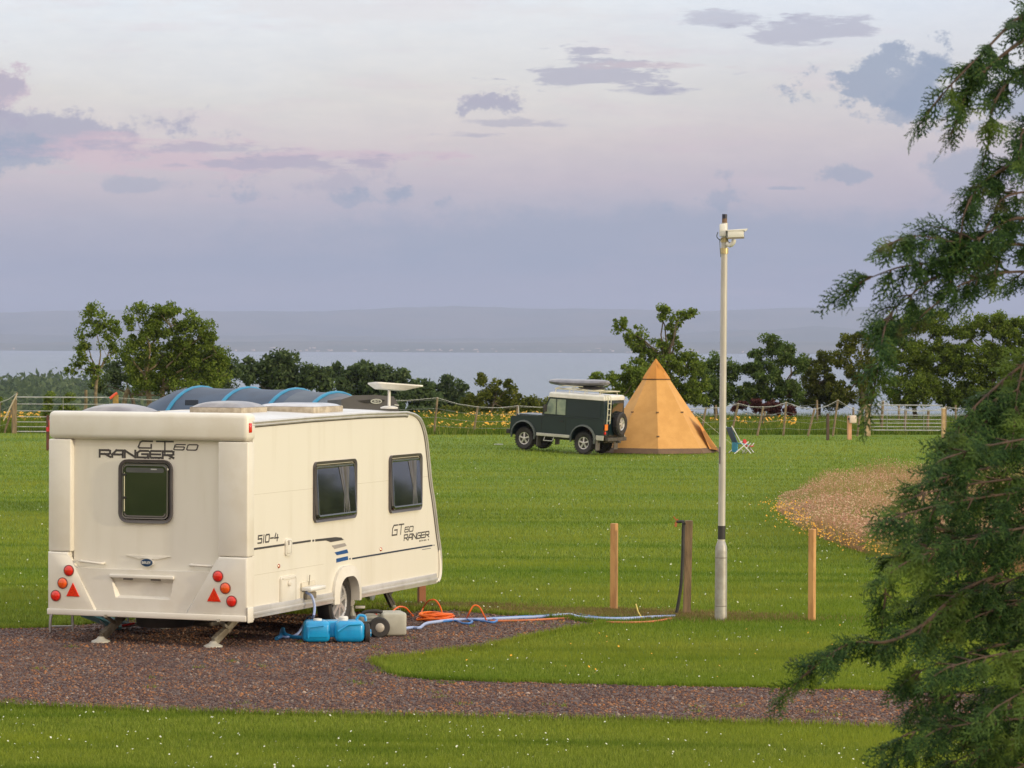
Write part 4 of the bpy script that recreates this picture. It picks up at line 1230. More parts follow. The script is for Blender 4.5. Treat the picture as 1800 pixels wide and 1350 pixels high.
tree(1610, 151, [(1570, 580, 28, 26), (1610, 565, 32, 22), (1650, 570, 28, 24), (1590, 620, 46, 34), (1650, 630, 46, 40), (1600, 680, 60, 34), (1680, 690, 40, 30)],
     'tall bushy green tree behind the far metal gate', group=TG, dens=1.9)
tree(1745, 150, [(1705, 580, 28, 24), (1745, 575, 34, 24), (1790, 585, 36, 28), (1720, 635, 50, 40), (1790, 645, 50, 44), (1740, 700, 66, 30), (1840, 620, 50, 60)],
     'broad green tree at the right edge behind the conifer', group=TG, dens=1.9)
tree(1345, 139, [(1300, 716, 14, 10), (1330, 712, 18, 11), (1365, 718, 18, 10), (1390, 722, 12, 8)],
     'low copper leaved bush behind the fence, beside the camera pole', 'bush', 'bush', leafm=LEAF_R, clump=.2, thin=.55, tr=.04)
for px, py, r, lb in ((86, 712, 9, 'small round shrub left of the middle of the left gate'), (120, 715, 14, 'larger loose shrub behind the right half of the left gate'), (-6, 720, 10, 'small shrub at the left edge of the picture')):
    tree(px, 138, [(px, py-12, r*.7, 10), (px-3, py+8, r, 12), (px+6, py+24, r*1.3, 14)], lb, 'shrub', 'shrub', clump=.2, thin=.4, tr=.03, leafm=LEAF_A)
# trees out of frame that the caravan windows mirror
for X_, Y_, h_, lb in ((78, 112, 3.2, 'broad tree far to the right of the field, first of the mirrored row'), (98, 128, 3.6, 'broad tree far to the right of the field, second of the mirrored row'), (118, 140, 3.4, 'broad tree far to the right of the field, third of the mirrored row'), (64, 104, 2.2, 'bushy tree far to the right of the field, nearest of the mirrored row'),
                     (-52, -22, 6, 'bushy tree behind the photographer, right one of the pair'), (-70, -18, 7, 'bushy tree behind the photographer, left one of the pair')):
    o = empty('tree', (X_, Y_, float(G(X_, Y_))), 0, lb, 'tree', 'trees mirrored in the caravan windows')
    k = 70; d = rng.normal(0, 1, (k, 3)); d /= np.linalg.norm(d, axis=1)[:, None]
    q = d*rng.uniform(.3, 1, k)[:, None]*np.array([h_*1.0, h_*.7, h_*.45])+np.array([0, 0, h_*.55])
    bm = BM(); limb(bm, (0, 0, -.1), (0, 0, h_*.6), .2, .1); ob('trunk', bm, BARK, o)
    leaves('crown', q, np.full(k, 1.3), 40, .5, LEAF_D, o)

# wooded headland, far to the left
def woodland():
    n = 900
    Yv = rng.uniform(900, 1500, n); px = rng.uniform(-420, 330, n)
    X = (px-900)/F*Yv
    top = np.interp(px, [-420, 0, 60, 110, 160, 230, 330], [668, 672, 667, 668, 672, 690, 712])+rng.normal(0, 1.5, n)
    ztop = CAMH-(top-HOR+(px-900)*.0044*-1)*1200/F
    g = G(X, Yv)
    V, Rr = [], []
    C = np.stack([X, Yv, ztop-4-(1500-Yv)*.006-rng.uniform(0, 3, n)], 1)
    C2 = C.copy(); C2[:, 2] -= 7; C3 = C.copy(); C3[:, 2] -= 14
    C = np.concatenate([C, C2, C3]); 
    o = leaves('woodland', C, rng.uniform(4, 7, len(C)), 40, 2.2, LEAF_D, None)
    tag(o, 'hazy blue green wooded headland above the water', 'woodland', kind='stuff')
woodland()

# ================================================================= FENCES
POSTM = mat('weathered_post', (.27, .20, .12), .85, col2=(.15, .11, .065), scale=5, bump=.4, bscale=30, stretch=(3, 3, .6))
POSTD = mat('dark_post', (.10, .065, .045), .85, col2=(.06, .04, .03), scale=5, bump=.4, bscale=30, stretch=(3, 3, .6))
POSTN = mat('new_softwood', (.62, .34, .13), .75, col2=(.48, .24, .09), scale=3.2, bump=.25, bscale=30, stretch=(4, 4, .7), contrast=(.42, .6))
WIRE = mat('fence_wire', (.38, .38, .36), .5, metal=.4)
TAPE = mat('white_electric_tape', (.62, .62, .58), .6)
def post_mesh(bm, a, b, r):
    a, b = Vector(a), Vector(b); t = (b-a)
    tube(bm, [a-t*.04, a+t*.5, b], [r*1.05, r, r*.95], 8)
def fence(name, label, tops, Y, m=None, wires=(.25, .5, .75, 1.0), group=None, r=.045, tape=None):
    """tops [(px_bottom, py_bottom, px_top, py_top)]"""
    b0 = at(tops[0][0], tops[0][1], Y)
    root = empty(name, (b0.x, Y, float(G(b0.x, Y))), 0, label, 'fence', group)
    O = root.location.copy(); P = []
    for i, (xb, yb, xt, yt) in enumerate(tops):
        b = at(xb, yb, Y); b.z = float(G(b.x, Y)); t = at(xt, yt, Y)
        bm = BM(); post_mesh(bm, b-O, t-O, r)
        ob('post', bm, m or POSTM, root)
        P.append((b-O, t-O))
    for w in wires:
        bm = BM(); pts = []
        for i in range(len(P)):
            q = P[i][0].lerp(P[i][1], w*.93)+Vector((0, -r-.01, 0)); pts.append(q)
            if i < len(P)-1:
                q2 = P[i+1][0].lerp(P[i+1][1], w*.93)+Vector((0, -r-.01, 0)); pts.append(q.lerp(q2, .5)-Vector((0, 0, .015)))
        tube(bm, pts, .0045, 4); ob('wire', bm, WIRE, root)
    if tape:
        bm = BM(); pts = []
        for i in range(len(P)):
            q = P[i][1]+Vector((0, -r-.012, -.03)); pts.append(q)
            if i < len(P)-1:
                q2 = P[i+1][1]+Vector((0, -r-.012, -.03)); pts.append(q.lerp(q2, .5)-Vector((0, 0, .06)))
        tube(bm, pts, .0085, 4); ob('tape', bm, TAPE, root)
    return root
fence('wire_fence', 'wire fence of leaning wooden posts and white tape running behind caravan and tipi',
      [(204, 764, 206, 698), (330, 764, 332, 700), (450, 765, 452, 704), (560, 765, 563, 702), (660, 765, 664, 702), (763, 765, 769, 698), (832, 763, 840, 714), (905, 762, 910, 712), (985, 762, 988, 712), (1070, 760, 1074, 714), (1150, 758, 1156, 714), (1232, 754, 1241, 716), (1285, 755, 1298, 708), (1331, 759, 1342, 714), (1377, 762, 1382, 706), (1420, 760, 1432, 718), (1464, 758, 1473, 702), (1507, 757, 1512, 722)],
      131, tape=True)
fence('wire_fence', 'fainter second wire fence with pale posts, farther back in front of the trees',
      [(1180, 744, 1180, 714), (1258, 746, 1258, 712), (1344, 745, 1344, 714), (1437, 744, 1436, 703), (1500, 745, 1500, 716), (1580, 745, 1580, 712), (1680, 748, 1680, 712), (1780, 748, 1780, 714), (1880, 748, 1880, 714)], 146, wires=(.3, .6, .9), r=.05)
fence('wire_fence', 'short wire fence with dark posts passing close behind the far metal gate',
      [(1524, 757, 1526, 712), (1549, 757, 1552, 704), (1590, 757, 1592, 720), (1630, 757, 1632, 720), (1661, 760, 1662, 714), (1720, 760, 1722, 716), (1790, 761, 1792, 716), (1860, 761, 1862, 716)], 134.5, r=.06, tape=True)
fence('wire_fence', 'wire fence at the left edge with a diagonal brace beside the gate post',
      [(-150, 768, -150, 712), (-70, 768, -68, 708), (-2, 768, 0, 706), (8, 768, 30, 690)], 130.5, tape=True)

def gate(px0, px1, pyt, pyb, Y, label, bars=7, stiles=3):
    a, b = at(px0, pyb, Y), at(px1, pyb, Y); z1 = at(px0, pyt, Y).z; z0 = max(a.z, float(G(a.x, Y))+.08)
    o = empty('metal_gate', ((a.x+b.x)/2, Y, float(G(a.x, Y))), 0, label, 'gate', 'metal field gates')
    O = o.location; w = (b.x-a.x)/2; h0, h1 = z0-O.z, z1-O.z
    GM = mat('galvanised_gate', (.50, .50, .50), .45, metal=.3, col2=(.38, .38, .38))
    bm = BM()
    tube(bm, [(-w, 0, h0), (-w, 0, h1), (w, 0, h1), (w, 0, h0)], .028, 6, closed=True); ob('frame', bm, GM, o)
    hs = [0, .14, .28, .43, .60, .80, 1][:bars]
    for q in hs[1:-1]:
        bm = BM(); tube(bm, [(-w+.02, 0, h0+(h1-h0)*q), (w-.02, 0, h0+(h1-h0)*q)], .018, 6); ob('bar', bm, GM, o)
    for i in range(1, stiles):
        x = -w+2*w*i/stiles; bm = BM(); bar(bm, (x, -.025, h0), (x, -.025, h1), .035, .012); ob('stile', bm, GM, o)
    return o
gate(29, 193, 698, 761, 130, 'grey metal bar gate at the left, seen above and left of the caravan', stiles=2)
gate(1527, 1656, 712, 756, 132, 'grey metal bar gate at the right in front of the tall trees', stiles=4)

def square_post(px, pyb, pyt, Yd, w, m, label, name='wooden_post', group=None, rot=.25, cat='post'):
    b = gnd(px, pyb) if Yd is None else at(px, pyb, Yd)
    Yv = b.y; z0 = float(G(b.x, Yv)); t = at(px, pyt, Yv)
    o = empty(name, (b.x, Yv, z0), rot, label, cat, group); H = t.z-z0
    bm = BM(); box(bm, -w/2, w/2, -w/2, w/2, -.1, H, .004, 1)
    # shallow saw marks / knots as grooves round the post
    for k in range(random.randint(2, 4)):
        z = random.uniform(.15, H-.1); box(bm, -w/2-.001, w/2+.001, -w/2-.001, w/2+.001, z, z+.006)
    return o, bm, H
POSTL = 'grey_brown wooden posts'
for px, pyb, pyt, Y, w, m, lb in ((25, 764, 703, 130, .20, POSTM, 'thick weathered gate post at the left end of the left gate'),
      (203, 764, 694, 130, .22, mat('ochre_post', (.42, .25, .06), .85, col2=(.25, .17, .05), scale=4), 'thick ochre gate post with a red wrapping at the right end of the left gate'),
      (1525, 756, 711, 131.4, .20, mat('pale_post', (.46, .34, .20), .85, col2=(.30, .22, .13), scale=5), 'pale square gate post at the left end of the right gate')):
    o, bm, H = square_post(px, pyb, pyt, Y, w, m, lb, 'gate_post', 'posts that carry the field gates', cat='gate post')
    ob('shaft', bm, m, o)
    if px == 203:
        bm = BM(); tube(bm, [Vector((-.25, -.13, H-.15)), Vector((-.05, -.13, H+.02)), Vector((.05, -.13, H+.08))], .055, 8)
        ob('red_wrapping', bm, mat('orange_red_wrap', (.75, .09, .03), .5), o)
    if px == 25:
        bm = BM(); bar(bm, (-.45, -.14, .55), (.1, -.14, H+.25), .06, .05); ob('brace', bm, mat('pale_brace', (.48, .42, .30), .8), o)
o, bm, H = square_post(84, 797, 730, 107, .10, POSTD, 'dark red brown post standing on the lawn against the left edge of the caravan'); ob('shaft', bm, mat('red_brown_post', (.12, .035, .025), .8, col2=(.07, .03, .02)), o)
bm = BM(); box(bm, -.06, .06, -.065, -.051, H-.55, H-.4); ob('red_sticker', bm, mat('sticker_red', (.5, .02, .04), .5), o)
o, bm, H = square_post(1455, 774, 727, None, .10, POSTD, 'slim dark post on the far lawn left of the pitch box post'); ob('shaft', bm, POSTD, o)
o, bm, H = square_post(1493, 773, 731, None, .15, POSTN, 'orange wood post with a white service box on top, far lawn'); ob('shaft', bm, mat('pink_softwood', (.60, .32, .18), .75, col2=(.48, .26, .14), scale=4), o)
bm = BM(); box(bm, -.04, .24, -.20, -.02, H-.28, H+.02, .02, 2); ob('service_box', bm, mat('box_white', (.72, .60, .52), .45), o, True)
bm = BM(); box(bm, -.10, .0, -.12, -.076, H-.16, H-.08, .01); ob('socket', bm, RUBBER, o)
o, bm, H = square_post(1658, 772, 718, None, .13, POSTN, 'pale bleached post on the far lawn, just in front of the right gate'); ob('shaft', bm, mat('bleached_post', (.52, .36, .20), .8, col2=(.36, .24, .13), scale=4), o)
bm = BM(); box(bm, -.07, .07, -.07, .07, H+.0005, H+.03, .006); ob('cap', bm, mat('cap_white', (.75, .72, .66), .6), o)

# the near posts
for px, pyb, pyt, w, lb in ((1079, 1075, 920, .070, 'new orange softwood post left of the black standpipe'), (1427, 1092, 930, .068, 'new orange softwood post alone on the lawn right of the camera pole')):
    o, bm, H = square_post(px, pyb, pyt, None, w, POSTN, lb, rot=-.55, group='new softwood marker posts'); ob('shaft', bm, POSTN, o)
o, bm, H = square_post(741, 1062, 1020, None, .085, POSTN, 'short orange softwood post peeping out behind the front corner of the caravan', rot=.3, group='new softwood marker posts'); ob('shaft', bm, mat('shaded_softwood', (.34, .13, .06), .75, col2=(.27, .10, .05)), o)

def standpipe():
    b = gnd(1207, 1082); t = at(1211, 915, b.y)
    o = empty('standpipe', b, 0, 'weathered post with black water pipe and brass tap, left of the camera pole', 'standpipe')
    H = t.z-b.z; lean = (t.x-b.x)
    bm = BM(); bar(bm, (0, 0, -.05), (lean, 0, H), .085, .10, up=(0, 1, 0)); ob('post', bm, mat('standpipe_post', (.27, .18, .10), .85, col2=(.16, .11, .065), scale=5, bump=.5, bscale=25, stretch=(4, 4, .6)), o)
    p = lambda px, py: at(px, py, b.y-.08)-b
    bm = BM(); tube(bm, spl([p(1186, 1089), p(1191, 1068), p(1197, 1030), p(1200, 980), p(1201, 930), p(1202, 920)], 5), .019, 8); ob('pipe', bm, RUBBER, o, True)
    bm = BM(); tube(bm, spl([p(1203, 922), p(1200, 917), p(1194, 917), p(1189, 917)], 3), .017, 8); tube(bm, [p(1204, 918), p(1199, 920)], .03, 8); ob('tap', bm, RUBBER, o, True)
    bm = BM(); bar(bm, p(1188, 926), p(1191, 912), .012, .02); bar(bm, p(1191, 917), p(1184, 908), .014, .014); tube(bm, [p(1188, 917), p(1187, 926)], .011, 8); ob('tap_lever', bm, mat('tap_orange', (.42, .13, .03), .5), o)
standpipe()

def camera_pole():
    b = gnd(1267, 1091); Yv = b.y
    o = empty('camera_pole', b, 0, 'tall galvanised pole with a white security camera at its top, standing on the lawn', 'camera pole')
    H = lambda py: at(1270, py, Yv).z-b.z
    GALV = mat('pole_galvanised', (.42, .41, .39), .5, metal=.35, col2=(.33, .31, .28), scale=9, bump=.1, bscale=60)
    PW = mat('pole_paint', (.54, .51, .46), .45, metal=.1, col2=(.42, .39, .35), scale=3, stretch=(2, 2, .5))
    def ctr(z): return Vector((0.012*z*.35, 0, z))
    zA, zT = H(952), H(392)
    bm = BM(); fr = Fr((0, 0, 0), (1, 0, 0), (0, 1, 0), (0, 0, 1))
    lathe(bm, [(.072, -.1), (.070, .0), (.068, zA-.12), (.066, zA-.06), (.048, zA-.005), (.043, zA+.005)], fr, 24)
    ob('lower_sleeve', bm, GALV, o, True)
    bm = BM()
    for z in (H(980), H(1065)): lathe(bm, [(.0695, z-.004), (.0725, z), (.0695, z+.004)], fr, 24, cap=False)
    ob('sleeve_band', bm, mat('band_dark', (.2, .17, .14), .6), o)
    bm = BM(); tube(bm, [ctr(zA-.03), ctr(zT*.5), ctr(zT)], [.041, .039, .036], 20); ob('upper_tube', bm, PW, o, True)
    bm = BM(); tube(bm, [ctr(H(948)), ctr(H(924))], .0425, 20); ob('black_tape', bm, RUBBER, o, True)
    bm = BM(); tube(bm, [ctr(H(815))+Vector((-.030, -.027, 0)), ctr(H(785))+Vector((-.030, -.027, 0))], .009, 5); ob('faded_number_strip', bm, mat('strip_grey', (.12, .10, .11), .6), o)
    c = ctr(zT)
    bm = BM(); tube(bm, [c-Vector((0, 0, .02)), c+Vector((0, 0, .05))], .03, 10); ob('pole_cap', bm, mat('rusty_cap', (.20, .12, .07), .8), o, True)
    bm = BM(); tube(bm, [c+Vector((0, 0, .04)), c+Vector((0, 0, .10))], .029, 14); ob('top_sensor', bm, mat('sensor_black', (.01, .012, .03), .4), o, True)
    p = lambda px, py, dy=0.: at(px, py, Yv+dy)-b
    bm = BM(); q0, q1 = p(1264, 416), p(1275, 394); box(bm, q0.x, q1.x, -.10, -.04, q0.z, q1.z, .012, 2)
    ob('junction_box', bm, WHITEPL, o, True)
    bm = BM(); tube(bm, spl([p(1262, 408, -.08), p(1260, 416, -.08), p(1266, 422, -.08), p(1270, 418, -.06)], 4), .005, 5); tube(bm, spl([p(1265, 420, -.05), p(1266, 440, -.05), p(1267, 452, -.045)], 3), .004, 5)
    tube(bm, spl([p(1278, 420, -.05), p(1281, 426, -.06), p(1285, 427, -.08)], 3), .005, 5)
    ob('cable', bm, mat('cable_green', (.04, .06, .045), .5), o)
    bm = BM(); tube(bm, [ctr(H(446)), ctr(H(436))], .047, 16); tube(bm, [ctr(H(426)), ctr(H(418))], .045, 16); ob('clamp', bm, mat('brassy_clamp', (.55, .45, .25), .4, metal=.4), o, True)
    # bracket and housing
    bm = BM(); tube(bm, spl([p(1278, 428, -.04), p(1284, 431, -.07), p(1289, 426, -.09), p(1290, 421, -.09)], 4), [.026]*13, 10); ob('bracket', bm, WHITEPL, o, True)
    bm = BM()
    A = p(1279, 420, -.09); T = p(1279, 405, -.09); h = T.z-A.z; L = p(1307, 418, -.09).x-A.x
    f2 = Fr(A, (1, 0, .05), (0, 0, 1), (0, -1, 0))
    prism(bm, [(0, .012), (L, .010), (L, h*.55), (L+.005, h*.9), (0, h)], f2, -.06, .06, .01)
    hs = ob('camera_housing', bm, mat('housing_white', (.86, .84, .78), .3, coat=.3), o, True)
    bm = BM(); prism(bm, [(-.01, h+.003), (L+.045, h+.008), (L+.035, h-.01), (L+.01, h*.72), (L+.01, h*.9), (-.01, h*.93)], f2, -.068, .068, .003); ob('sunshade', bm, mat('housing_white', (.86, .84, .78)), hs)
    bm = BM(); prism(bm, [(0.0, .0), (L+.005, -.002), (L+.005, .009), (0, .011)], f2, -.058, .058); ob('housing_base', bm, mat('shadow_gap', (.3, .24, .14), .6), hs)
    bm = BM(); lathe(bm, [(.03, 0), (.03, .004)], Fr(A+Vector((L+.001, 0, h*.42)), (0, 1, 0), (0, 0, 1), (1, 0, 0)), 14); ob('lens', bm, RUBBER, hs)
camera_pole()

# ================================================================= FOUR WHEEL DRIVE
def four_by_four():
    Yc = 110.; ctr = at(990, 794, Yc); gz = float(G(ctr.x, Yc))
    # heading: to the left and slightly away; rear faces right and towards the camera
    hd = math.radians(180-29)
    # place so that the rear wheel sits at px 1025 and the front one at 918
    o = empty('four_wheel_drive', (ctr.x, Yc, gz), hd, 'dark green boxy four wheel drive with white roof parked before the tipi', 'car'); o.scale = (1, 1, 1.05); o.rotation_euler = (0, math.radians(-3.0), hd); o.location.z += .055
    SH = (-1.18, 0, 0)                                # model x runs from the rear axle
    PAINT = mat('dark_green_paint', (.005, .019, .024), .35, col2=(.008, .024, .030), coat=.25, scale=2)
    PANEL = mat('side_panel_blue_green', (.009, .024, .034), .4, col2=(.007, .019, .028), coat=.2, scale=2)
    WR = mat('white_roof_paint', (.72, .69, .62), .35, coat=.3)
    GR_ = mat('grey_arch_plastic', (.09, .105, .10), .5)
    GL = mat('sky_reflect_glass', (.22, .27, .24), .05, col2=(.34, .38, .30), spec=.9, coat=.8)  # pale base colour stands in for sky mirrored in the glass
    SIL = mat('silver_sill', (.55, .54, .48), .4, metal=.3)
    def P(name, bm, m, parent=None, smooth=False): return ob(name, bm, m, parent or o, smooth, shift=SH)
    hw = .82
    fs = Fr((0, 0, 0), (1, 0, 0), (0, 0, 1), (0, 1, 0))        # left side is +y
    def arch(cx, r, z, n=10, rev=False):
        a = [(cx+r*math.cos(math.pi*(1-k/n)), z+r*math.sin(math.pi*(1-k/n))) for k in range(n+1)]
        return a
    # lower body with wheel openings, bonnet and wings
    prof = [(-.78, .62), (-.78, 1.20), (1.62, 1.20), (1.80, 1.175), (2.86, 1.10), (2.90, 1.04), (2.92, .62)]
    low = [(-.78, .62)]
    outline = [(-.78, 1.20), (1.62, 1.20), (1.80, 1.175), (2.84, 1.10), (2.90, 1.04), (2.91, .60)]+arch(2.36, .44, .48)[::-1]+[(1.86, .56), (.48, .56)]+arch(0, .44, .48)[::-1]+[(-.50, .60), (-.78, .62)]
    bm = BM(); prism(bm, outline, Fr((0, -hw, 0), (1, 0, 0), (0, 0, 1), (0, 1, 0)), 0, 2*hw, 0)
    P('body', bm, PAINT)
    bm = BM(); box(bm, 1.78, 2.80, -.60, .60, 1.08, 1.185, .04, 3); P('bonnet', bm, PAINT, smooth=40)
    # cabin
    bm = BM(); cab = [(-.76, 1.203), (-.72, 1.825), (1.42, 1.825), (1.70, 1.203)]
    prism(bm, cab, Fr((0, -hw+.05, 0), (1, 0, 0), (0, 0, 1), (0, 1, 0)), 0, 2*hw-.10, 0); P('cabin', bm, PAINT)
    # white roof with rounded edges and rain gutter
    bm = BM(); box(bm, -.76, 1.46, -hw+.03, hw-.03, 1.827, 1.985, .08, 4, edges=lambda e: (e.verts[0].co.z+e.verts[1].co.z)/2 > 1.86); P('roof', bm, WR, smooth=50)
    bm = BM(); box(bm, -.78, 1.47, hw-.045, hw+.005, 1.815, 1.84); box(bm, -.78, 1.47, -hw-.005, -hw+.045, 1.815, 1.84); P('gutter', bm, WR)
    for s in (1, -1):
        yb = s*(hw-.05)
        f = Fr((0, yb, 0), (1, 0, 0), (0, 0, 1), (0, s, 0))
        bm = BM(); prism(bm, rr(-.62, .66, 1.24, 1.78, .05), f, 0, .012, .004); P('side_panel', bm, PANEL)
        bm = BM(); prism(bm, [(.76, 1.25), (1.60, 1.25), (1.38, 1.76), (.76, 1.76)], f, 0, .014, .003); w = P('door_window', bm, GL)
        bm = BM(); bar(bm, f(1.12, 1.25, .018), f(1.12, 1.76, .018), .03, .02); ob('window_bar', bm, PAINT, w, shift=SH)
        # door cut and handle
        f2 = Fr((0, s*hw, 0), (1, 0, 0), (0, 0, 1), (0, s, 0))
        bm = BM()
        for a, b in (((.70, .62), (.70, 1.19)), ((1.66, .62), (1.66, 1.19)), ((.70, .62), (1.66, .62))): bar(bm, f2(*a, .001), f2(*b, .001), .012, .006)
        P('door_gap', bm, RUBBER)
        bm = BM(); box(bm, .80, .92, *sorted((s*hw, s*(hw+.03))), 1.02, 1.06, .006); P('door_handle', bm, RUBBER)
        bm = BM(); box(bm, -.76, 1.70, *sorted((s*hw, s*(hw+.012))), 1.165, 1.19); P('waist_trim', bm, PANEL)
        for cx in (0, 2.36):
            bm = BM()
            pr = [(.445, 0), (.445, .075), (.49, .06), (.50, 0)]
            rings = []
            for k in range(13):
                a = math.radians(195-210*k/12); rings.append([bm.verts.new(f2(cx+r*math.cos(a), .50+r*math.sin(a)*.98, d)) for r, d in pr])
            for A, B in zip(rings, rings[1:]):
                for q in range(3): bm.faces.new((A[q], A[q+1], B[q+1], B[q]))
            P('wheel_arch', bm, GR_, smooth=40)
        bm = BM(); box(bm, .52, 1.84, *sorted((s*(hw-.04), s*(hw+.03))), .50, .60, .012); P('sill', bm, SIL)
        bm = BM(); box(bm, -.80, -.50, *sorted((s*(hw-.02), s*(hw+.012))), .50, .66, .008); P('rear_corner', bm, SIL)
        # mud flaps
        for x in (-.52, 1.80):
            bm = BM(); box(bm, x-.012, x+.012, *sorted((s*(hw-.28), s*(hw+.02))), .16, .54); P('mud_flap', bm, mat('grey_flap', (.13, .12, .115), .7))
        bm = BM(); box(bm, 1.45, 1.52, *sorted((s*(hw+.02), s*(hw+.22))), 1.32, 1.55, .02); bar(bm, (1.6, s*(hw-.03), 1.30), (1.48, s*(hw+.1), 1.35), .02); P('wing_mirror', bm, RUBBER)
        for x in (0, 2.36): wheel(x, s*(hw-.06), s, R=.37, parent=o, W=.25, rimr=.205, shift=SH, tread=26, spokes=5)
        # step
        bm = BM(); tube(bm, [Vector((1.15, s*(hw-.02), .50)), Vector((1.15, s*(hw+.10), .36)), Vector((1.50, s*(hw+.10), .36)), Vector((1.50, s*(hw-.02), .50))], .015, 6); P('side_step', bm, SIL)
    # windscreen
    bm = BM(); a = Vector((1.705, 0, 1.24)); b = Vector((1.45, 0, 1.79)); d = (b-a).normalized()
    f = Fr(a, (0, 1, 0), d, (1, 0, .5)); L = (b-a).length
    prism(bm, rr(-.70, .70, .02, L-.02, .04), f, 0, .012); P('windscreen', bm, GL)
    # front
    bm = BM(); box(bm, 2.905, 2.93, -.52, .52, .72, 1.03, .01); P('grille', bm, RUBBER)
    bm = BM(); box(bm, 2.90, 3.05, -.84, .84, .50, .64, .02); P('bumper', bm, RUBBER)
    for y in (-.66, .66):
        bm = BM(); lathe(bm, [(.10, 0), (.10, .02), (.06, .04), (.001, .045)], Fr((2.905, y, .88), (0, 1, 0), (0, 0, 1), (1, 0, 0)), 14); P('headlight', bm, mat('headlight_glass', (.6, .62, .6), .1, coat=.5), smooth=40)
    # rear: door, glass, spare, lamps, ladder, bumperettes, tow bar
    fr = Fr((-.78, 0, 0), (0, 1, 0), (0, 0, 1), (-1, 0, 0))
    bm = BM(); prism(bm, rr(-.46, .44, .64, 1.19, .02), fr, 0, .02, .006); P('rear_door', bm, PAINT)
    fr2 = Fr((-.735, 0, 0), (0, 1, 0), (-.07, 0, 1), (-1, 0, -.05))
    bm = BM(); prism(bm, rr(-.40, .38, 1.27, 1.74, .05), fr2, 0, .035, .006); P('rear_window', bm, mat('dark_glass', (.012, .016, .014), .06, coat=.8, spec=.8))
    sp = ob('spare_carrier', (lambda b: (box(b, -.86, -.79, -.22, .04, .86, 1.10, .01), b)[1])(BM()), RUBBER, o, shift=SH)
    # spare wheel, facing the rear
    SX = -.90
    f3 = Fr((SX, -.13, 1.05), (0, 1, 0), (0, 0, 1), (-1, 0, 0))
    bm = BM(); R = .395; lathe(bm, [(.21, -.06), (R*.9, -.08), (R, -.04), (R, .10), (R*.9, .14), (.23, .13), (.21, .08)], f3, 32, cap=False)
    for k in range(26):
        a = 2*math.pi*k/26
        for q in (-.02, .07): bar(bm, f3(R*math.cos(a), R*math.sin(a), q-.03), f3(R*math.cos(a+.05), R*math.sin(a+.05), q+.03), .04, .02)
    s_ = P('spare_wheel', bm, RUBBER, smooth=35)
    bm = BM(); lathe(bm, [(.215, .10), (.19, .08), (.18, .03), (.06, .05), (.05, .09), (.001, .10)], f3, 24, cap=False)
    for k in range(5):
        a = 2*math.pi*k/5; bar(bm, f3(.04*math.cos(a), .04*math.sin(a), .08), f3(.19*math.cos(a), .19*math.sin(a), .08), .07, .03, up=(1, 0, 0))
    ob('rim', bm, ALLOY, s_, True, shift=SH)
    bm = BM()
    yl = .60
    for y in (yl-.11, yl+.11): tube(bm, spl([Vector((-.70, y, 1.99)), Vector((-.84, y, 1.93)), Vector((-.86, y, 1.5)), Vector((-.85, y, 1.05))], 4), .016, 6)
    for k in range(4): tube(bm, [Vector((-.858, yl-.11, 1.16+k*.19)), Vector((-.858, yl+.11, 1.16+k*.19))], .012, 6)
    P('ladder', bm, mat('ladder_white', (.74, .70, .55), .4))
    for y, nm in ((.70, 1), (-.70, 1)):
        for z, m in ((.98, ORL), (.86, mat('orange_lamp', (.85, .20, .02), .15, coat=.5)), (.74, REDL)):
            bm = BM(); lathe(bm, [(.05, 0), (.05, .03), (.03, .04), (.001, .042)], Fr((-.78, y, z), (0, 1, 0), (0, 0, 1), (-1, 0, 0)), 14); P('rear_lamp', bm, m, smooth=40)
    bm = BM(); prism(bm, rr(.58, .80, .84, 1.04, .01), fr, .045, .055, .002); P('indicator_glare', bm, mat('orange_lamp', (.85, .20, .02)))  # orange plate standing in for glare on the rear indicator
    bm = BM(); box(bm, -.94, -.79, -.70, .70, .48, .60, .015); box(bm, -1.05, -.9, -.06, .06, .42, .50, .01); P('rear_bumper', bm, DKSTEEL)
    bm = BM(); box(bm, -.6, 2.8, -.35, .35, .40, .62); tube(bm, [Vector((0, -.7, .40)), Vector((0, .7, .40))], .06, 8); tube(bm, [Vector((2.36, -.7, .40)), Vector((2.36, .7, .40))], .06, 8); P('chassis', bm, DKSTEEL)
    # roof rack
    bm = BM()
    for y in (-.62, .62):
        tube(bm, [Vector((-.62, y, 2.10)), Vector((1.30, y, 2.10))], .018, 6)
        for x in (-.5, .1, .7, 1.25): tube(bm, [Vector((x, y*1.2, 1.78)), Vector((x, y, 2.10))], .014, 6)
        tube(bm, [Vector((1.30, y, 2.10)), Vector((.95, y, 2.22)), Vector((.2, y, 2.22))], .014, 6)
    for x in (-.6, 0, .6, 1.28): tube(bm, [Vector((x, -.62, 2.10)), Vector((x, .62, 2.10))], .018, 6)
    P('roof_rack', bm, mat('rack_cream', (.66, .60, .42), .4, metal=.1))
    # CB aerial on the wing
    bm = BM(); tube(bm, [Vector((2.6, .78, 1.15)), Vector((2.62, .80, 1.42))], .016, 5); P('aerial', bm, WHITEPL)
    bm = BM(); lathe(bm, [(.06, 0), (.06, .10), (.03, .14)], Fr((2.1, -.90, 1.05), (1, 0, 0), (0, 1, 0), (0, 0, 1)), 10); 
    bm.free()
    # lashed on the rack: a long dark pod
    d = Vector((math.cos(hd), math.sin(hd), 0)); n = Vector((-d.y, d.x, 0))
    base = Vector((ctr.x, Yc, gz))
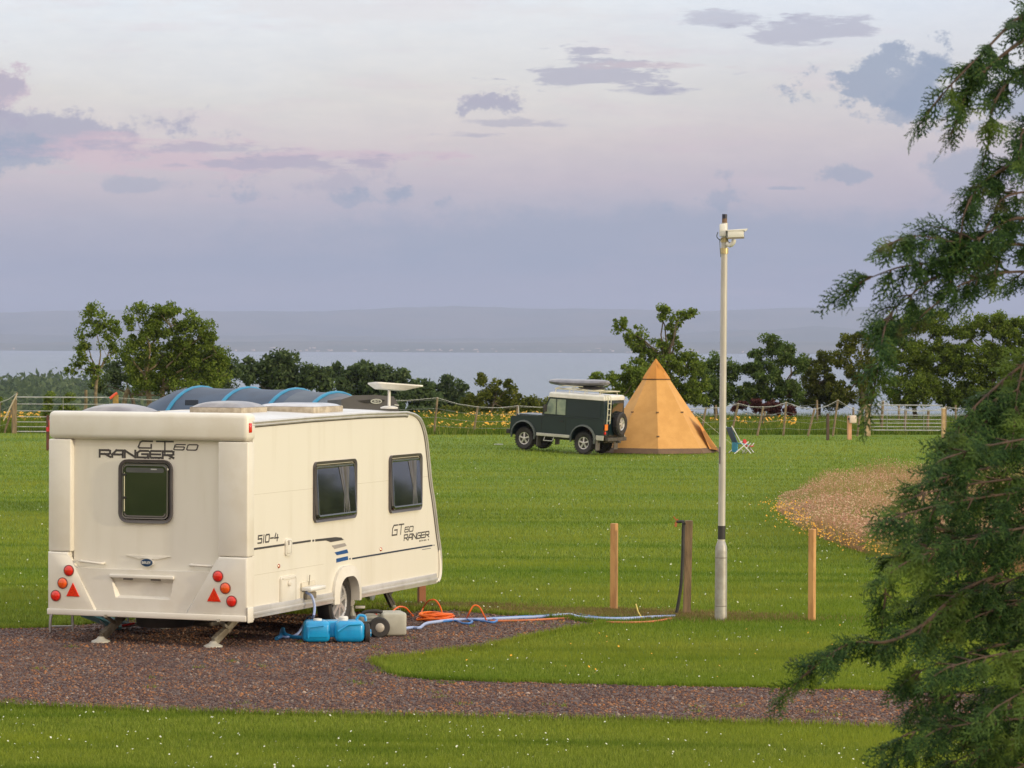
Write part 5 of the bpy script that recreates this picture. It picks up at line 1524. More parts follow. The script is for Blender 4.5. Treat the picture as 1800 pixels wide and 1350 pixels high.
    for nm, lb, c, L, Wd, zc, Ht, m in (('roof_board', 'long dark grey board bag lashed on the roof rack of the green car', .30-1.18, 1.22, .36, 2.42, .13, mat('board_grey', (.13, .125, .145), .35, col2=(.19, .18, .20), coat=.4)),
                            ('kit_roll', 'short black kit roll under the tail of the board bag on the rack', -.22-1.18, .52, .22, 2.24, .055, RUBBER)):
        q = base+d*(c+.2)+n*(.15 if nm != 'roof_board' else .1); 
        bm = BM(); N_, M_ = 22, 12; rings = []
        for i in range(1, N_):
            t = -1+2*i/N_; r = (1-abs(t)**3.2)**.5
            rings.append([bm.verts.new((t*L, r*Wd*math.cos(2*math.pi*k/M_), (r**.7)*Ht*math.sin(2*math.pi*k/M_)+.03*t*t)) for k in range(M_)])
        for A, B in zip(rings, rings[1:]):
            for k in range(M_): bm.faces.new((A[k], A[(k+1) % M_], B[(k+1) % M_], B[k]))
        e0, e1 = bm.verts.new((-L, 0, .03)), bm.verts.new((L, 0, .03))
        for k in range(M_): bm.faces.new((e0, rings[0][(k+1) % M_], rings[0][k])); bm.faces.new((e1, rings[-1][k], rings[-1][(k+1) % M_]))
        ob_ = ob(nm, bm, m, None, 60, loc=(q.x, q.y, gz+zc+.04)); ob_.rotation_euler = (0, math.radians(-.8), hd)
        tag(ob_, lb, 'board bag' if nm == 'roof_board' else 'kit roll')
four_by_four()

# ================================================================= TIPI
def tipi():
    Yc = 111.5
    b = at(1156, 798, Yc); gz = float(G(b.x, Yc)); ap = at(1153, 631, Yc); H = ap.z-gz
    o = empty('tipi_tent', (b.x, Yc, gz), 0, 'tall orange canvas tipi with an open flap, standing right of the green car', 'tent')
    CAN = mat('orange_canvas', (.62, .325, .095), .8, col2=(.56, .285, .078), scale=2.5, bump=.25, bscale=4)
    SK = mat('brown_valance', (.17, .10, .055), .85, col2=(.13, .08, .05), scale=3)
    n = 8; R = 2.25; ang0 = math.radians(-90-2)
    bm = BM(); rows = []
    sub = 6
    hs = [.14, .25, .6, 1.0, 1.6, 2.2, H-.95, H-.70]
    def rad(h): return R*(1-(h/H))**1.0*(1+.03*math.sin(math.pi*h/H)*-1)
    def row(bm, h, k=1.0, offs=0):
        r = rad(h)*k; out = []
        for i in range(n*sub):
            s, f = divmod(i, sub); a0 = ang0+2*math.pi*s/n; a1 = ang0+2*math.pi*(s+1)/n; t = f/sub
            x = (math.cos(a0)*(1-t)+math.cos(a1)*t)*r; y = (math.sin(a0)*(1-t)+math.sin(a1)*t)*r
            sag = 1-.035*math.sin(math.pi*t)*math.sin(math.pi*min(1, h/H))
            out.append(bm.verts.new((x*sag+(ap.x-b.x)*h/H, y*sag, h+offs)))
        return out
    for h in hs: rows.append(row(bm, h))
    m_ = n*sub
    for A, B in zip(rows, rows[1:]):
        for k in range(m_): bm.faces.new((A[k], A[(k+1) % m_], B[(k+1) % m_], B[k]))
    ob('canvas', bm, CAN, o, 25)
    bm = BM(); A = row(bm, .02, 1.01); B = row(bm, .20, 1.008)
    for k in range(m_): bm.faces.new((A[k], A[(k+1) % m_], B[(k+1) % m_], B[k]))
    ob('valance', bm, SK, o)
    # wind cap
    bm = BM(); rows = [row(bm, h, k) for h, k in ((H-.72, 1.06), (H-.55, 1.10), (H-.3, 1.16), (H-.12, 1.3))]
    for A, B in zip(rows, rows[1:]):
        for k in range(m_): bm.faces.new((A[k], A[(k+1) % m_], B[(k+1) % m_], B[k]))
    top = bm.verts.new((ap.x-b.x, 0, H+.02))
    for k in range(m_): bm.faces.new((rows[-1][k], rows[-1][(k+1) % m_], top))
    # folded vent flap on the right
    q = [(.05, -.05, H-.06), (.30, -.14, H-.42), (.24, -.20, H-.70), (.10, -.22, H-.62)]
    vs = [bm.verts.new((x+(ap.x-b.x), y-.10, z)) for x, y, z in q]; bm.faces.new(vs)
    ob('wind_cap', bm, mat('cap_canvas', (.56, .24, .04), .8, col2=(.50, .20, .035), scale=3), o, 25)
    bm = BM(); A = row(bm, H-.74, 1.03); B = row(bm, H-.70, 1.10)
    for k in range(m_): bm.faces.new((A[k], A[(k+1) % m_], B[(k+1) % m_], B[k]))
    ob('cap_band', bm, mat('cap_band_brown', (.14, .07, .03), .8), o)
    # guy points
    for s in (0, 1, 7, 2):
        a = ang0+2*math.pi*(s+.0)/n
        for h in ((1.45,) if s else (1.45, .62)):
            r = rad(h)+.012; p = Vector((r*math.cos(a)+(ap.x-b.x)*h/H, r*math.sin(a), h))
            bm = BM(); bar(bm, p-Vector((.05, 0, 0)), p+Vector((.05, 0, 0)), .035, .05); ob('guy_tab', bm, SK, o)
    # door flap pulled out to the right and pegged, with its own slope
    hh = 1.05; r = rad(hh)
    tip = at(1262, 795, Yc-.5)-Vector((b.x, Yc, gz)); tip.z = .10
    a1 = ang0+2*math.pi*1.45/n; a2 = ang0+2*math.pi*2.4/n
    bm = BM()
    p0 = Vector((r*math.cos(a1)*.98+(ap.x-b.x)*.3, r*math.sin(a1)*.9, hh+.3))
    pb = Vector((rad(.1)*math.cos(a1)*.92, rad(.1)*math.sin(a1)*.98, .16)); pk = Vector((rad(.1)*math.cos(a2), rad(.1)*math.sin(a2), .16))
    v = [bm.verts.new(p) for p in (p0, pb, tip, pk)]
    bm.faces.new((v[0], v[1], v[2])); bm.faces.new((v[0], v[2], v[3]))
    ob('door_flap', bm, mat('flap_canvas', (.60, .24, .04), .8, col2=(.52, .20, .035), scale=3), o)
    bm = BM()
    for (x, y) in ((3.0, .6),):
        e = Vector((x, y, .02)); s = Vector((x*.42, y*.42, 1.45)); bar(bm, s, e, .008)
    ob('guy_line', bm, TAPE, o)
tipi()

# ================================================================= TUNNEL TENT behind the caravan
def tunnel_tent():
    ax = Vector((.87, -.42, 0)).normalized(); lt = Vector((ax.y, -ax.x, 0))     # lt points to the near side
    P0 = at(330, 700, 62); Y0 = P0.y
    o = empty('tunnel_tent', (P0.x, Y0, float(G(P0.x, Y0))), 0, 'slate blue inflatable tunnel tent with bright blue beams behind the caravan', 'tent')
    O = o.location.copy()
    FAB = mat('slate_fabric', (.045, .075, .13), .6, col2=(.035, .055, .095), scale=1.5, bump=.2, bscale=5)
    FAB2 = mat('grey_fabric', (.09, .115, .15), .6, col2=(.065, .085, .12), scale=1.5, bump=.2, bscale=5)
    BLUE = mat('beam_blue', (.015, .22, .40), .5, col2=(.015, .18, .34))
    # beam apexes, as (px, py)
    apx = [(352, 679.5), (436, 681), (520, 683), (590, 689), (640, 701)]
    st = []
    for i, (px, py) in enumerate(apx):
        # intersect with the vertical plane through P0 along ax
        n = lt; d = ray(px, py); k = (P0-CAM).dot(n)/d.dot(n); p = CAM+d*k
        st.append((p-O))
    hw = 1.75
    def arch(c, z, w=hw, n=16):
        out = []
        for k in range(n+1):
            a = math.pi*k/n; out.append(c+lt*(w*math.cos(a)*(1.0))+Vector((0, 0, z*(abs(math.sin(a))**.62))))
        return out
    secs = []
    back = Vector((0, 0, 0))
    # sloping left end
    c0 = Vector((st[0].x, st[0].y, 0)); 
    for off, f, w in ((-1.55, .02, .55), (-1.42, .50, .75), (-1.2, .74, .88), (-.75, .91, .95), (-.3, .985, .99)):
        secs.append((c0+ax*off, st[0].z*f, hw*w))
    bm = BM(); bm2 = BM()
    for i, p in enumerate(st):
        secs.append((Vector((p.x, p.y, 0)), p.z, hw))
        if i < len(st)-1:
            q = st[i+1]
            for t in (.25, .5, .75): m = p.lerp(q, t); secs.append((Vector((m.x, m.y, 0)), m.z-.035*math.sin(math.pi*t), hw*.985))
    rows = [[bm.verts.new(v) for v in arch(*s)] for s in secs]
    half = len(secs)-8
    for i, (A, B) in enumerate(zip(rows, rows[1:])):
        for k in range(16):
            f = bm.faces.new((A[k], A[k+1], B[k+1], B[k])); f.material_index = 1 if i > half-1 else 0
    bm.faces.new(rows[0]); bm.faces.new(rows[-1][::-1])
    ob('flysheet', bm, [FAB, FAB2], o, 50)
    for i, p in enumerate([st[0]-Vector((ax.x, ax.y, 0))*1.2]+st[:]):
        z = p.z*(.745 if i == 0 else 1); w = hw*(.86 if i == 0 else 1)
        c = Vector((p.x, p.y, 0)); 
        bm = BM(); tube(bm, [q+Vector((0, 0, -.018)) for q in arch(c-ax*.0, z, w+.02, 20)], .045, 8); ob('air_beam', bm, BLUE, o, True)
    # window patch
    bm = BM(); a = at(325, 708, 60.4)-O; box(bm, a.x, a.x+.26, a.y, a.y+.03, a.z-.05, a.z+.06, .01); ob('window', bm, mat('tent_window', (.02, .03, .06), .3), o)
    # right end porch, charcoal with an oval emblem
    CH = mat('charcoal_fabric', (.085, .08, .085), .6, col2=(.12, .11, .115), scale=1.2)
    Yp = 57.5; p = lambda px, py, Y=Yp: at(px, py, Y)-O
    bm = BM(); zb_ = -.0
    L = [p(600, 702), p(622, 695), p(660, 694), p(692, 697), p(701, 712)]
    base = [Vector((L[0].x, L[0].y, zb_)), Vector((L[-1].x+.10, L[-1].y, zb_))]
    front = L+[base[1], base[0]]
    bk = [v+Vector((-.35, 1.6, -.05 if v.z > .1 else 0)) for v in front]
    A = [bm.verts.new(v) for v in front]; B = [bm.verts.new(v) for v in bk]
    bm.faces.new(A); bm.faces.new(B[::-1])
    for i in range(len(A)): bm.faces.new((A[i], A[(i+1) % len(A)], B[(i+1) % len(A)], B[i]))
    ob('porch', bm, CH, o)
    c = p(661.5, 705.5, Yp-.012); f = Fr(c, (1, 0, 0), (0, 0, 1), (0, -1, 0))
    bm = BM(); ring(bm, [(.105*math.cos(t), .045*math.sin(t)) for t in np.linspace(0, 2*math.pi, 25)[:-1]], [(.085*math.cos(t), .030*math.sin(t)) for t in np.linspace(0, 2*math.pi, 25)[:-1]], f, 0, .006)
    glyphs(bm, 'S', f, -.045, -.015, .035, .03, .01, .008, .005, .2); glyphs(bm, '0', f, .008, -.015, .035, .03, .01, .008, .005, .2)
    ob('emblem', bm, TAPE, o)
    bm = BM(); prism(bm, [(-.34, .01), (-.11, .035), (-.11, -.03), (-.2, -.03)], f, 0, .005); prism(bm, [(.11, .035), (.16, .02), (.11, -.02)], f, 0, .005); ob('emblem_swoosh', bm, RUBBER, o)
    bm = BM(); prism(bm, [(.32, -.07), (.41, -.08), (.42, -.062), (.34, -.05)], f, 0, .005); ob('corner_mark', bm, TAPE, o)
tunnel_tent()

# ================================================================= CAMP KIT
def chairs():
    BLU = mat('chair_blue', (.05, .34, .55), .7, col2=(.04, .27, .46)); RED = mat('chair_red', (.50, .02, .02), .7); NAV = mat('chair_navy', (.05, .12, .26), .7)
    WH = mat('chair_white', (.78, .78, .80), .4)
    b = gnd(1301, 797)
    o = empty('camping_chair', b, math.radians(200), 'blue folding camping chair with white legs on the lawn right of the tipi', 'camping chair', 'folding chairs beside the tipi')
    bm = BM(); bar(bm, (.10, 0, .40), (.42, 0, .92), .46, .03, up=(0, 1, 0)); bm.free()
    bm = BM(); prism(bm, rr(-.24, .24, .0, .62, .04), Fr((.18, 0, .36), (0, 1, 0), (.45, 0, 1), (1, 0, -.45)), 0, .02); ob('backrest', bm, NAV, o)
    bm = BM(); prism(bm, rr(-.26, .26, -.22, .24, .05), Fr((-.02, 0, .34), (0, 1, 0), (1, 0, .15)), -.015, .01); ob('seat', bm, BLU, o)
    bm = BM(); prism(bm, rr(-.24, .24, .05, .36, .04), Fr((.20, -.0, 0), (0, 1, 0), (0, 0, 1), (1, 0, 0)), 0, .015); ob('side_pocket', bm, BLU, o)
    for y in (-.27, .27):
        bm = BM(); tube(bm, [Vector((-.30, y, .0)), Vector((.10, y, .40)), Vector((.45, y, .98))], .016, 6); ob('frame', bm, WH, o)
        bm = BM(); tube(bm, [Vector((.34, y, 0)), Vector((-.20, y, .42))], .018, 6); ob('leg', bm, WH, o)
    b = gnd(1312, 797)
    o = empty('camping_chair', b, math.radians(-25), 'small red folding camping chair with white legs beside the blue one', 'camping chair', 'folding chairs beside the tipi')
    bm = BM(); prism(bm, rr(-.16, .16, .0, .24, .10), Fr((-.05, 0, .26), (0, 1, 0), (-.2, 0, 1), (1, 0, .2)), 0, .03); ob('backrest', bm, RED, o)
    bm = BM(); prism(bm, rr(-.16, .16, -.16, .16, .04), Fr((.08, 0, .26), (0, 1, 0), (1, 0, 0)), -.01, .015); ob('seat', bm, RED, o)
    for y in (-.17, .17):
        for a in ((-.10, .22), (.24, -.08)):
            bm = BM(); tube(bm, [Vector((a[0], y, 0)), Vector((a[1], y, .36))], .019, 6); ob('leg', bm, WH, o)
chairs()

def containers():
    BL = mat('water_blue', (.006, .33, .68), .32, col2=(.006, .26, .58), scale=6, coat=.3)
    GT = mat('waste_taupe', (.26, .245, .195), .5, col2=(.20, .19, .15), scale=5)
    GW = mat('waste_pale', (.42, .41, .35), .5, col2=(.34, .33, .28), scale=5)
    # blue fresh water carrier: two joined lobes lying on the gravel
    b = gnd(588, 1131)
    o = empty('water_carrier', b, math.radians(8), 'bright blue two lobed water carrier lying on the gravel beside the caravan wheel', 'water carrier', None)
    def lobe(x0, x1, y0, y1, z1, r):
        bm = BM(); box(bm, x0, x1, y0, y1, .012, z1, r, 4)
        for v in bm.verts:
            if v.co.z > z1*.6 and v.co.x < x0+.06: v.co.x += .02
        return bm
    bm = lobe(-.335, -.04, -.02, .27, .235, .055); box(bm, -.30, -.07, -.035, -.005, .06, .19, .014, 3)
    box(bm, -.08, .06, .02, .26, .06, .232, .02, 3)
    for v in box_new(bm, .0, .315, -.06, .25, .012, .235, .06): pass
    for f_ in (1,):
        tube(bm, [Vector((.03, -.062, .13)), Vector((.14, -.066, .20)), Vector((.27, -.062, .205))], .012, 6)
        tube(bm, [Vector((-.28, -.032, .06)), Vector((-.27, -.04, .17)), Vector((-.12, -.036, .19))], .010, 6)
    ob('tank', bm, BL, o, 45)
    bm = BM(); lathe(bm, [(.05, .0), (.05, .035), (.04, .045), (.001, .046)], Fr((.10, .08, .232), (1, 0, 0), (0, 1, 0), (0, 0, 1)), 16); ob('cap', bm, WHITEPL, o, True)
    bm = BM(); lathe(bm, [(.045, .0), (.045, .02), (.001, .024)], Fr((-.17, .10, .232), (1, 0, 0), (0, 1, 0), (0, 0, 1)), 16); ob('cap', bm, WHITEPL, o, True)
    for y in (-.02,):
        bm = BM(); lathe(bm, [(.085, -.03), (.10, -.02), (.10, .02), (.085, .03), (.05, .032)], Fr((.345, .06, .10), (0, 1, 0), (0, 0, 1), (1, 0, 0)), 20)
        w = ob('wheel', bm, RUBBER, o, 40)
        bm = BM(); lathe(bm, [(.045, 0), (.04, .012), (.001, .014)], Fr((.377, .06, .10), (0, 1, 0), (0, 0, 1), (1, 0, 0)), 14); ob('hub', bm, BL, w, True)
    bm = BM(); tube(bm, spl([Vector((.24, .12, .23)), Vector((.27, .12, .28)), Vector((.33, .12, .27)), Vector((.34, .12, .22))], 4), .014, 8); ob('handle', bm, BL, o, True)
    # wheeled grey waste container
    b = gnd(672, 1119)
    o = empty('waste_carrier', b, math.radians(12), 'grey wheeled waste water container standing right of the blue water carrier', 'waste carrier')
    bm = BM(); box(bm, -.02, .25, -.10, .24, .015, .262, .028, 3); ob('tank', bm, GW, o, 45)
    bm = BM(); box(bm, -.26, -.025, -.06, .22, .03, .235, .045, 3)
    for z in (.07, .115, .16): box(bm, -.25, -.04, -.072, -.055, z, z+.022, .006)
    ob('ribbed_end', bm, GT, o, 45)
    for y, x in ((-.135, -.055),):
        bm = BM(); lathe(bm, [(.10, -.035), (.112, -.02), (.112, .02), (.10, .035), (.06, .036)], Fr((x, y, .112), (1, 0, 0), (0, 0, 1), (0, -1, 0)), 22); w = ob('wheel', bm, RUBBER, o, 40)
        bm = BM(); lathe(bm, [(.05, 0), (.04, .01), (.02, .012), (.001, .018)], Fr((x, y-.036, .112), (1, 0, 0), (0, 0, 1), (0, -1, 0)), 14); ob('hub', bm, mat('hub_grey', (.42, .38, .33), .4), w, True)
    bm = BM(); tube(bm, spl([Vector((-.25, .0, .18)), Vector((-.2, -.0, .26)), Vector((-.08, -.0, .275)), Vector((.0, .0, .26))], 5), .02, 8); ob('handle', bm, RUBBER, o, True)
    # taps and fittings behind: small white caps on the ground side
    p = gnd(618, 1096)
    o = empty('hose_fitting', (p.x, p.y, 0), 0, 'small white pressure fitting standing by the caravan wheel behind the carriers', 'hose fitting')
    bm = BM(); lathe(bm, [(.05, 0), (.05, .10), (.03, .14), (.03, .20)], Fr((0, 0, 0), (1, 0, 0), (0, 1, 0), (0, 0, 1)), 14); ob('body', bm, mat('fitting_grey', (.32, .32, .28), .4), o, True)
    bm = BM(); lathe(bm, [(.036, -.03), (.036, .03)], Fr((0, 0, .235), (1, 0, 0), (0, 0, 1), (0, -1, 0)), 14); box(bm, .04, .15, -.03, .03, .17, .20, .008); ob('valve', bm, WHITEPL, o, True)
def box_new(bm, *a):
    box(bm, *a[:6], a[6], 4); return []
containers()

def hose(name, label, px, r, m, cat='hose', z=None, n=6, amp=.0):
    """px: [(px, py[, height])] laid on the ground"""
    pts = []
    for q in px:
        if len(q) > 3: p = at(q[0], q[1], q[3])                     # free in the air at this distance
        else:
            g = gnd(q[0], q[1]); h = q[2] if len(q) > 2 else r
            p = Vector((g.x, g.y, g.z+h+.006))
        pts.append(p)
    P = spl(pts, n)
    c = P[0].copy(); c.z = min(p.z for p in P)-r
    bm = BM(); tube(bm, [p-c for p in P], r, 8)
    o = ob(name, bm, m, None, True, loc=c)
    return tag(o, label, cat)
HB = mat('hose_blue', (.10, .22, .55), .4, col2=(.22, .36, .62), scale=3)
HL = mat('hose_pale_blue', (.28, .36, .62), .4, col2=(.36, .44, .66), scale=3)
CO = mat('cable_orange', (.85, .17, .01), .45, col2=(.75, .12, .01))
YC = (C0+CU*1.45).y-.16
hose('filler_hose', 'pale blue hose hanging from the caravan water inlet down to the gravel', [(538, 1041, 0, YC+.06), (548, 1048, 0, YC), (553, 1066, 0, YC), (550, 1086, 0, YC-.02), (541, 1102, .10), (524, 1119, .03), (508, 1124, .02), (497, 1124, .02)], .014, HL)
hose('blue_hose', 'bright blue hose end with its connector lying on the gravel under the caravan corner', [(560, 1128), (535, 1126), (512, 1124), (500, 1123, .05), (497, 1118, .07), (493, 1124, .03), (486, 1127)], .022, mat('hose_cyan', (.02, .20, .42), .4), cat='hose end')
hose('ground_hose', 'long pale blue water hose lying from the grey container to the standpipe', [(706, 1109), (725, 1107), (738, 1107), (748, 1100), (765, 1097), (800, 1093), (850, 1092), (900, 1090), (960, 1087), (1000, 1084), (1020, 1088), (1060, 1091), (1100, 1091), (1150, 1088), (1187, 1087)], .017, HL)
hose('ground_hose', 'darker blue hose beside the pale one, looped near the orange coil', [(770, 1096), (800, 1094), (812, 1098), (824, 1099), (830, 1095), (820, 1092), (830, 1092), (852, 1095), (866, 1097), (874, 1093), (862, 1090), (900, 1088), (950, 1085), (985, 1083), (1008, 1081), (1030, 1085), (1060, 1089), (1110, 1089), (1165, 1086), (1188, 1085)], .013, mat('hose_mid_blue', (.03, .17, .50), .4))
hose('power_cable', 'orange power cable lying along the blue hoses towards the standpipe', [(862, 1094), (880, 1094), (930, 1093), (990, 1090), (1030, 1092), (1060, 1096), (1110, 1097), (1150, 1095), (1180, 1090)], .012, mat('cable_dull_orange', (.55, .16, .05), .5), cat='power cable')
hose('yellow_tie', 'small yellow tie sticking up from the hoses', [(1118, 1078, .10), (1122, 1084, .05), (1128, 1090, .02)], .008, mat('tie_yellow', (.7, .5, .03), .5), cat='cable tie')
hose('power_lead', 'orange power lead looping over the grey container to the caravan leg', [(664, 1086, 0, 34.9), (676, 1084, 0, 34.95), (688, 1076, 0, 35.2), (700, 1067, 0, 35.5), (712, 1068, 0, 35.8), (720, 1076, 0, 36.0), (726, 1086, .02)], .010, CO, cat='power lead')
p = at(670, 1084, 34.82); bm = BM(); box(bm, -.10, .07, -.03, .03, -.02, .03, .01); box(bm, -.03, .05, -.02, .02, .025, .05, .006)
tag(ob('power_plug', bm, mat('plug_red_orange', (.80, .06, .01), .4), None, loc=p), 'red orange plug lying on top of the grey container', 'plug')
# coiled orange cable
def coil():
    c = gnd(768, 1092)
    o = empty('cable_coil', c, 0, 'flattened coil of bright orange power cable on the gravel beyond the caravan leg', 'cable coil')
    for k in range(9):
        bm = BM(); ph = random.uniform(0, 6.28); rx, ry = .17+random.uniform(-.04, .03), .14+random.uniform(-.04, .04)
        pts = [Vector((rx*math.cos(2*math.pi*t/20)+random.gauss(0, .008)+.02*math.sin(ph), ry*math.sin(2*math.pi*t/20), .02+k*.008+.012*math.sin(2*math.pi*t/20*2+ph))) for t in range(20)]
        tube(bm, pts, .0105, 6, closed=True); ob('loop', bm, CO, o, True)
coil()
hose('cable_loop', 'arched orange cable loop rising between the caravan leg and the coil', [(739, 1085, .02), (744, 1078, .06), (753, 1088, .20), (765, 1090, .22), (774, 1090, .14), (779, 1090, .02)], .009, CO, cat='cable')
hose('cable_loop', 'second arched orange cable loop standing right of the coil', [(820, 1092, .02), (824, 1094, .09), (832, 1094, .18), (842, 1094, .17), (850, 1094, .08), (855, 1093, .01)], .009, CO, cat='cable')
# folding step and folded chair beneath the rear
def under():
    ST = mat('step_steel', (.42, .40, .40), .35, metal=.6)
    b = gnd(108, 1112)
    o = empty('folding_step', b, math.radians(10), 'grey tubular folding step seen below the left rear corner of the caravan', 'step')
    for y in (0, .28):
        bm = BM(); tube(bm, spl([Vector((-.12, y, 0)), Vector((-.11, y, .16)), Vector((-.07, y, .215)), Vector((.10, y, .215)), Vector((.12, y, .18)), Vector((.125, y, 0))], 4), .011, 8); ob('frame', bm, ST, o, True)
    bm = BM(); tube(bm, [Vector((-.11, 0, .07)), Vector((.12, 0, .07))], .009, 6); ob('rung', bm, ST, o)
    bm = BM(); box(bm, -.10, .11, .01, .27, .205, .225, .005); ob('tread', bm, RUBBER, o)
    b = gnd(180, 1110)
    o = empty('folded_chair', b, math.radians(20), 'folded turquoise camping chair lying beneath the caravan behind the left rear leg', 'camping chair')
    TQ = mat('faded_turquoise', (.10, .36, .42), .6, col2=(.22, .42, .48), scale=5)
    bm = BM(); bar(bm, (-.22, .1, .20), (.20, -.05, .03), .30, .02, up=(0, .3, 1)); ob('seat', bm, TQ, o)
    bm = BM(); bar(bm, (.0, .2, .16), (.32, .05, .06), .22, .02, up=(0, .3, 1)); ob('backrest', bm, mat('faded_pale_blue', (.28, .44, .48), .6), o)
    for a, c in (((-.05, -.10, .02), (.42, -.02, .07)), ((.30, -.02, .0), (.26, -.02, .24)), ((-.1, 0, .22), (.05, -.08, .01))):
        bm = BM(); tube(bm, [Vector(a), Vector(c)], .011, 6); ob('leg', bm, ST, o)
    bm = BM(); tube(bm, [Vector((.02, -.1, .035)), Vector((.34, -.06, .085))], .013, 6); ob('red_tube', bm, mat('chair_red', (.5, .02, .02)), o)
    bm = BM(); tube(bm, spl([Vector((.30, .0, .06)), Vector((.5, .0, .09)), Vector((.66, -.02, .02)), Vector((.8, .05, .03))], 4), .012, 6)
    ob('strap', bm, mat('grey_strap', (.3, .3, .32), .6), o)
under()

# white scrap of litter left of the car
p = gnd(876, 783); bm = BM(); prism(bm, [(-.16, -.05), (.12, -.07), (.18, .03), (-.1, .06)], Fr((0, 0, 0), (1, 0, 0), (0, 1, 0), (0, 0, 1)), .03, .06)
tag(ob('groundsheet_scrap', bm, TAPE, None, loc=p), 'small white scrap lying on the lawn left of the green car', 'scrap')

# ================================================================= FOREGROUND CONIFER
def conifer():
    Yc = 11.5
    base = at(2140, 700, Yc); o = empty('conifer', (base.x, Yc, 0), 0, 'dark green drooping conifer close to the camera at the right edge', 'tree')
    O = Vector((base.x, Yc, 0))
    WOOD = mat('conifer_wood', (.085, .05, .030), .85, col2=(.05, .032, .022), scale=20, bump=.4, bscale=60)
    # template spray: a flat feathery frond along +x, length 1
    def frond(seed):
        r = np.random.default_rng(seed); T = []
        def tw(p, d, L, w, depth):
            d = d/np.linalg.norm(d); nrm = np.cross(d, [0, 0, 1.]); nn = np.linalg.norm(nrm)
            nrm = nrm/nn if nn > 1e-6 else np.array([0, 1., 0])
            e = p+d*L
            T.append((p-nrm*w, p+nrm*w, e))
            if depth:
                k = 7 if depth == 2 else 4
                for i in range(k):
                    t = (i+.6)/k; q = p+d*L*t; s = 1 if i % 2 else -1
                    a = s*math.radians(r.uniform(32, 52)); c, sn = math.cos(a), math.sin(a)
                    dd = np.array([d[0]*c-d[1]*sn, d[0]*sn+d[1]*c, d[2]+r.normal(0, .14)-.04])
                    tw(q, dd, L*(.52 if depth == 2 else .50)*(1-.55*t)*r.uniform(.8, 1.2), w*.9, depth-1)
        tw(np.zeros(3), np.array([1., 0, 0]), 1., .042, 2)
        A = np.array(T); A[:, :, 2] -= .22*A[:, :, 0]**2       # droop
        return A
    FRN = [frond(k) for k in range(6)]
    S_p, S_d, S_l = [], [], []                                # sprays: position, direction, length
    bw = BM()
    def spray(p, d, L): S_p.append(tuple(p)); S_d.append(tuple(d)); S_l.append(L)
    def twig(p, d, L, r=.004, dens=1.):
        """a drooping shoot clothed in fronds"""
        n = max(3, int(L/.03)); pts = [Vector(p)]; d = Vector(d).normalized()
        for i in range(n):
            d = (d+Vector((random.gauss(0, .05), random.gauss(0, .05), -.055+random.gauss(0, .03)))).normalized()
            pts.append(pts[-1]+d*(L/n))
        tube(bw, pts, r, 4, r1=.0012, cap=False)
        for i, q in enumerate(pts[1:]):
            t = (i+1)/n
            for s in (1, -1, 1)[:2 if i % 2 else 3]:
                if random.random() > .92*dens: continue
                sd = Vector((-d.z, 0, d.x))*s*random.uniform(.3, .9)+Vector((0, 1, 0))*random.uniform(-.7, .7)
                tt = (pts[min(i+2, n)]-pts[i]).normalized()
                spray(q, (tt*1.0+sd*.75+Vector((0, 0, -.12))), random.uniform(.06, .105)*(1.15-.5*t))
        spray(pts[-1], d, .09)
    def bough(pl, r0=.014, tw=.30, dens=.8, side=(.6, 1.), every=.07, sub=True):
        """pl: [(px, py, Y)] main line; twigs on both sides, drooping outward"""
        if 1880 < pl[0][0] < 2135: pl = [(2140, pl[0][1]-35, Yc)]+list(pl)
        P = spl([at(*q)-O for q in pl], 8)
        tube(bw, P, r0*.6, 6, r1=.002)
        L = sum((P[i+1]-P[i]).length for i in range(len(P)-1)); acc = 0; nxt = .02
        for i in range(len(P)-1):
            seg = P[i+1]-P[i]; acc += seg.length
            t = acc/L; dirn = seg.normalized()
            while nxt < acc:
                q = P[i].lerp(P[i+1], random.random())
                for s in (1, -1):
                    if random.random() < .25: continue
                    perp = Vector((-dirn.z, 0, dirn.x))*s
                    d = dirn*random.uniform(.5, 1.)+perp*random.uniform(*side)*.8+Vector((0, random.uniform(-.9, .9), 0))
                    if d.z > .3: d.z *= .4
                    twig(q, d, tw*random.uniform(.45, 1.1)*(1-.55*t), .0035, dens)
                nxt += every
        twig(P[-1], (P[-1]-P[-2]), .12)
        return P
    Y = 10.6
    # --- top group
    bough([(1930, -40, 11), (1840, 0, 10.8), (1780, 40, 10.6), (1730, 90, 10.5), (1690, 130, 10.4), (1655, 168, 10.4)], tw=0.079, every=.065, side=(.2, .6))
    bough([(1860, 40, 10.9), (1800, 70, 10.7), (1740, 115, 10.6), (1705, 150, 10.5), (1692, 182, 10.5)], tw=0.066, every=.065, side=(.2, .5))
    bough([(1900, 60, 11.2), (1830, 100, 10.8), (1775, 140, 10.7), (1745, 190, 10.6), (1740, 240, 10.6)], tw=0.079, side=(.2, .6))
    bough([(1960, 200, 11.2), (1860, 190, 10.8), (1800, 230, 10.7), (1795, 252, 10.6)], tw=0.053)
    # --- arch group
    bough([(1960, 330, 11.3), (1860, 290, 11), (1780, 290, 10.7), (1720, 330, 10.6), (1695, 375, 10.5), (1690, 410, 10.5)], tw=0.086, side=(.2, .7))
    bough([(1960, 380, 11.3), (1850, 340, 11), (1770, 345, 10.7), (1740, 390, 10.6)], tw=0.092)
    bough([(1940, 420, 11.3), (1850, 390, 11), (1780, 385, 10.7), (1720, 420, 10.5), (1700, 415, 10.5)], tw=0.066)
    # --- long reaching limb
    bough([(1980, 470, 11.3), (1860, 440, 11), (1780, 430, 10.8), (1700, 440, 10.6), (1640, 460, 10.5), (1580, 470, 10.4), (1530, 488, 10.4)], tw=0.079, side=(.2, .6))
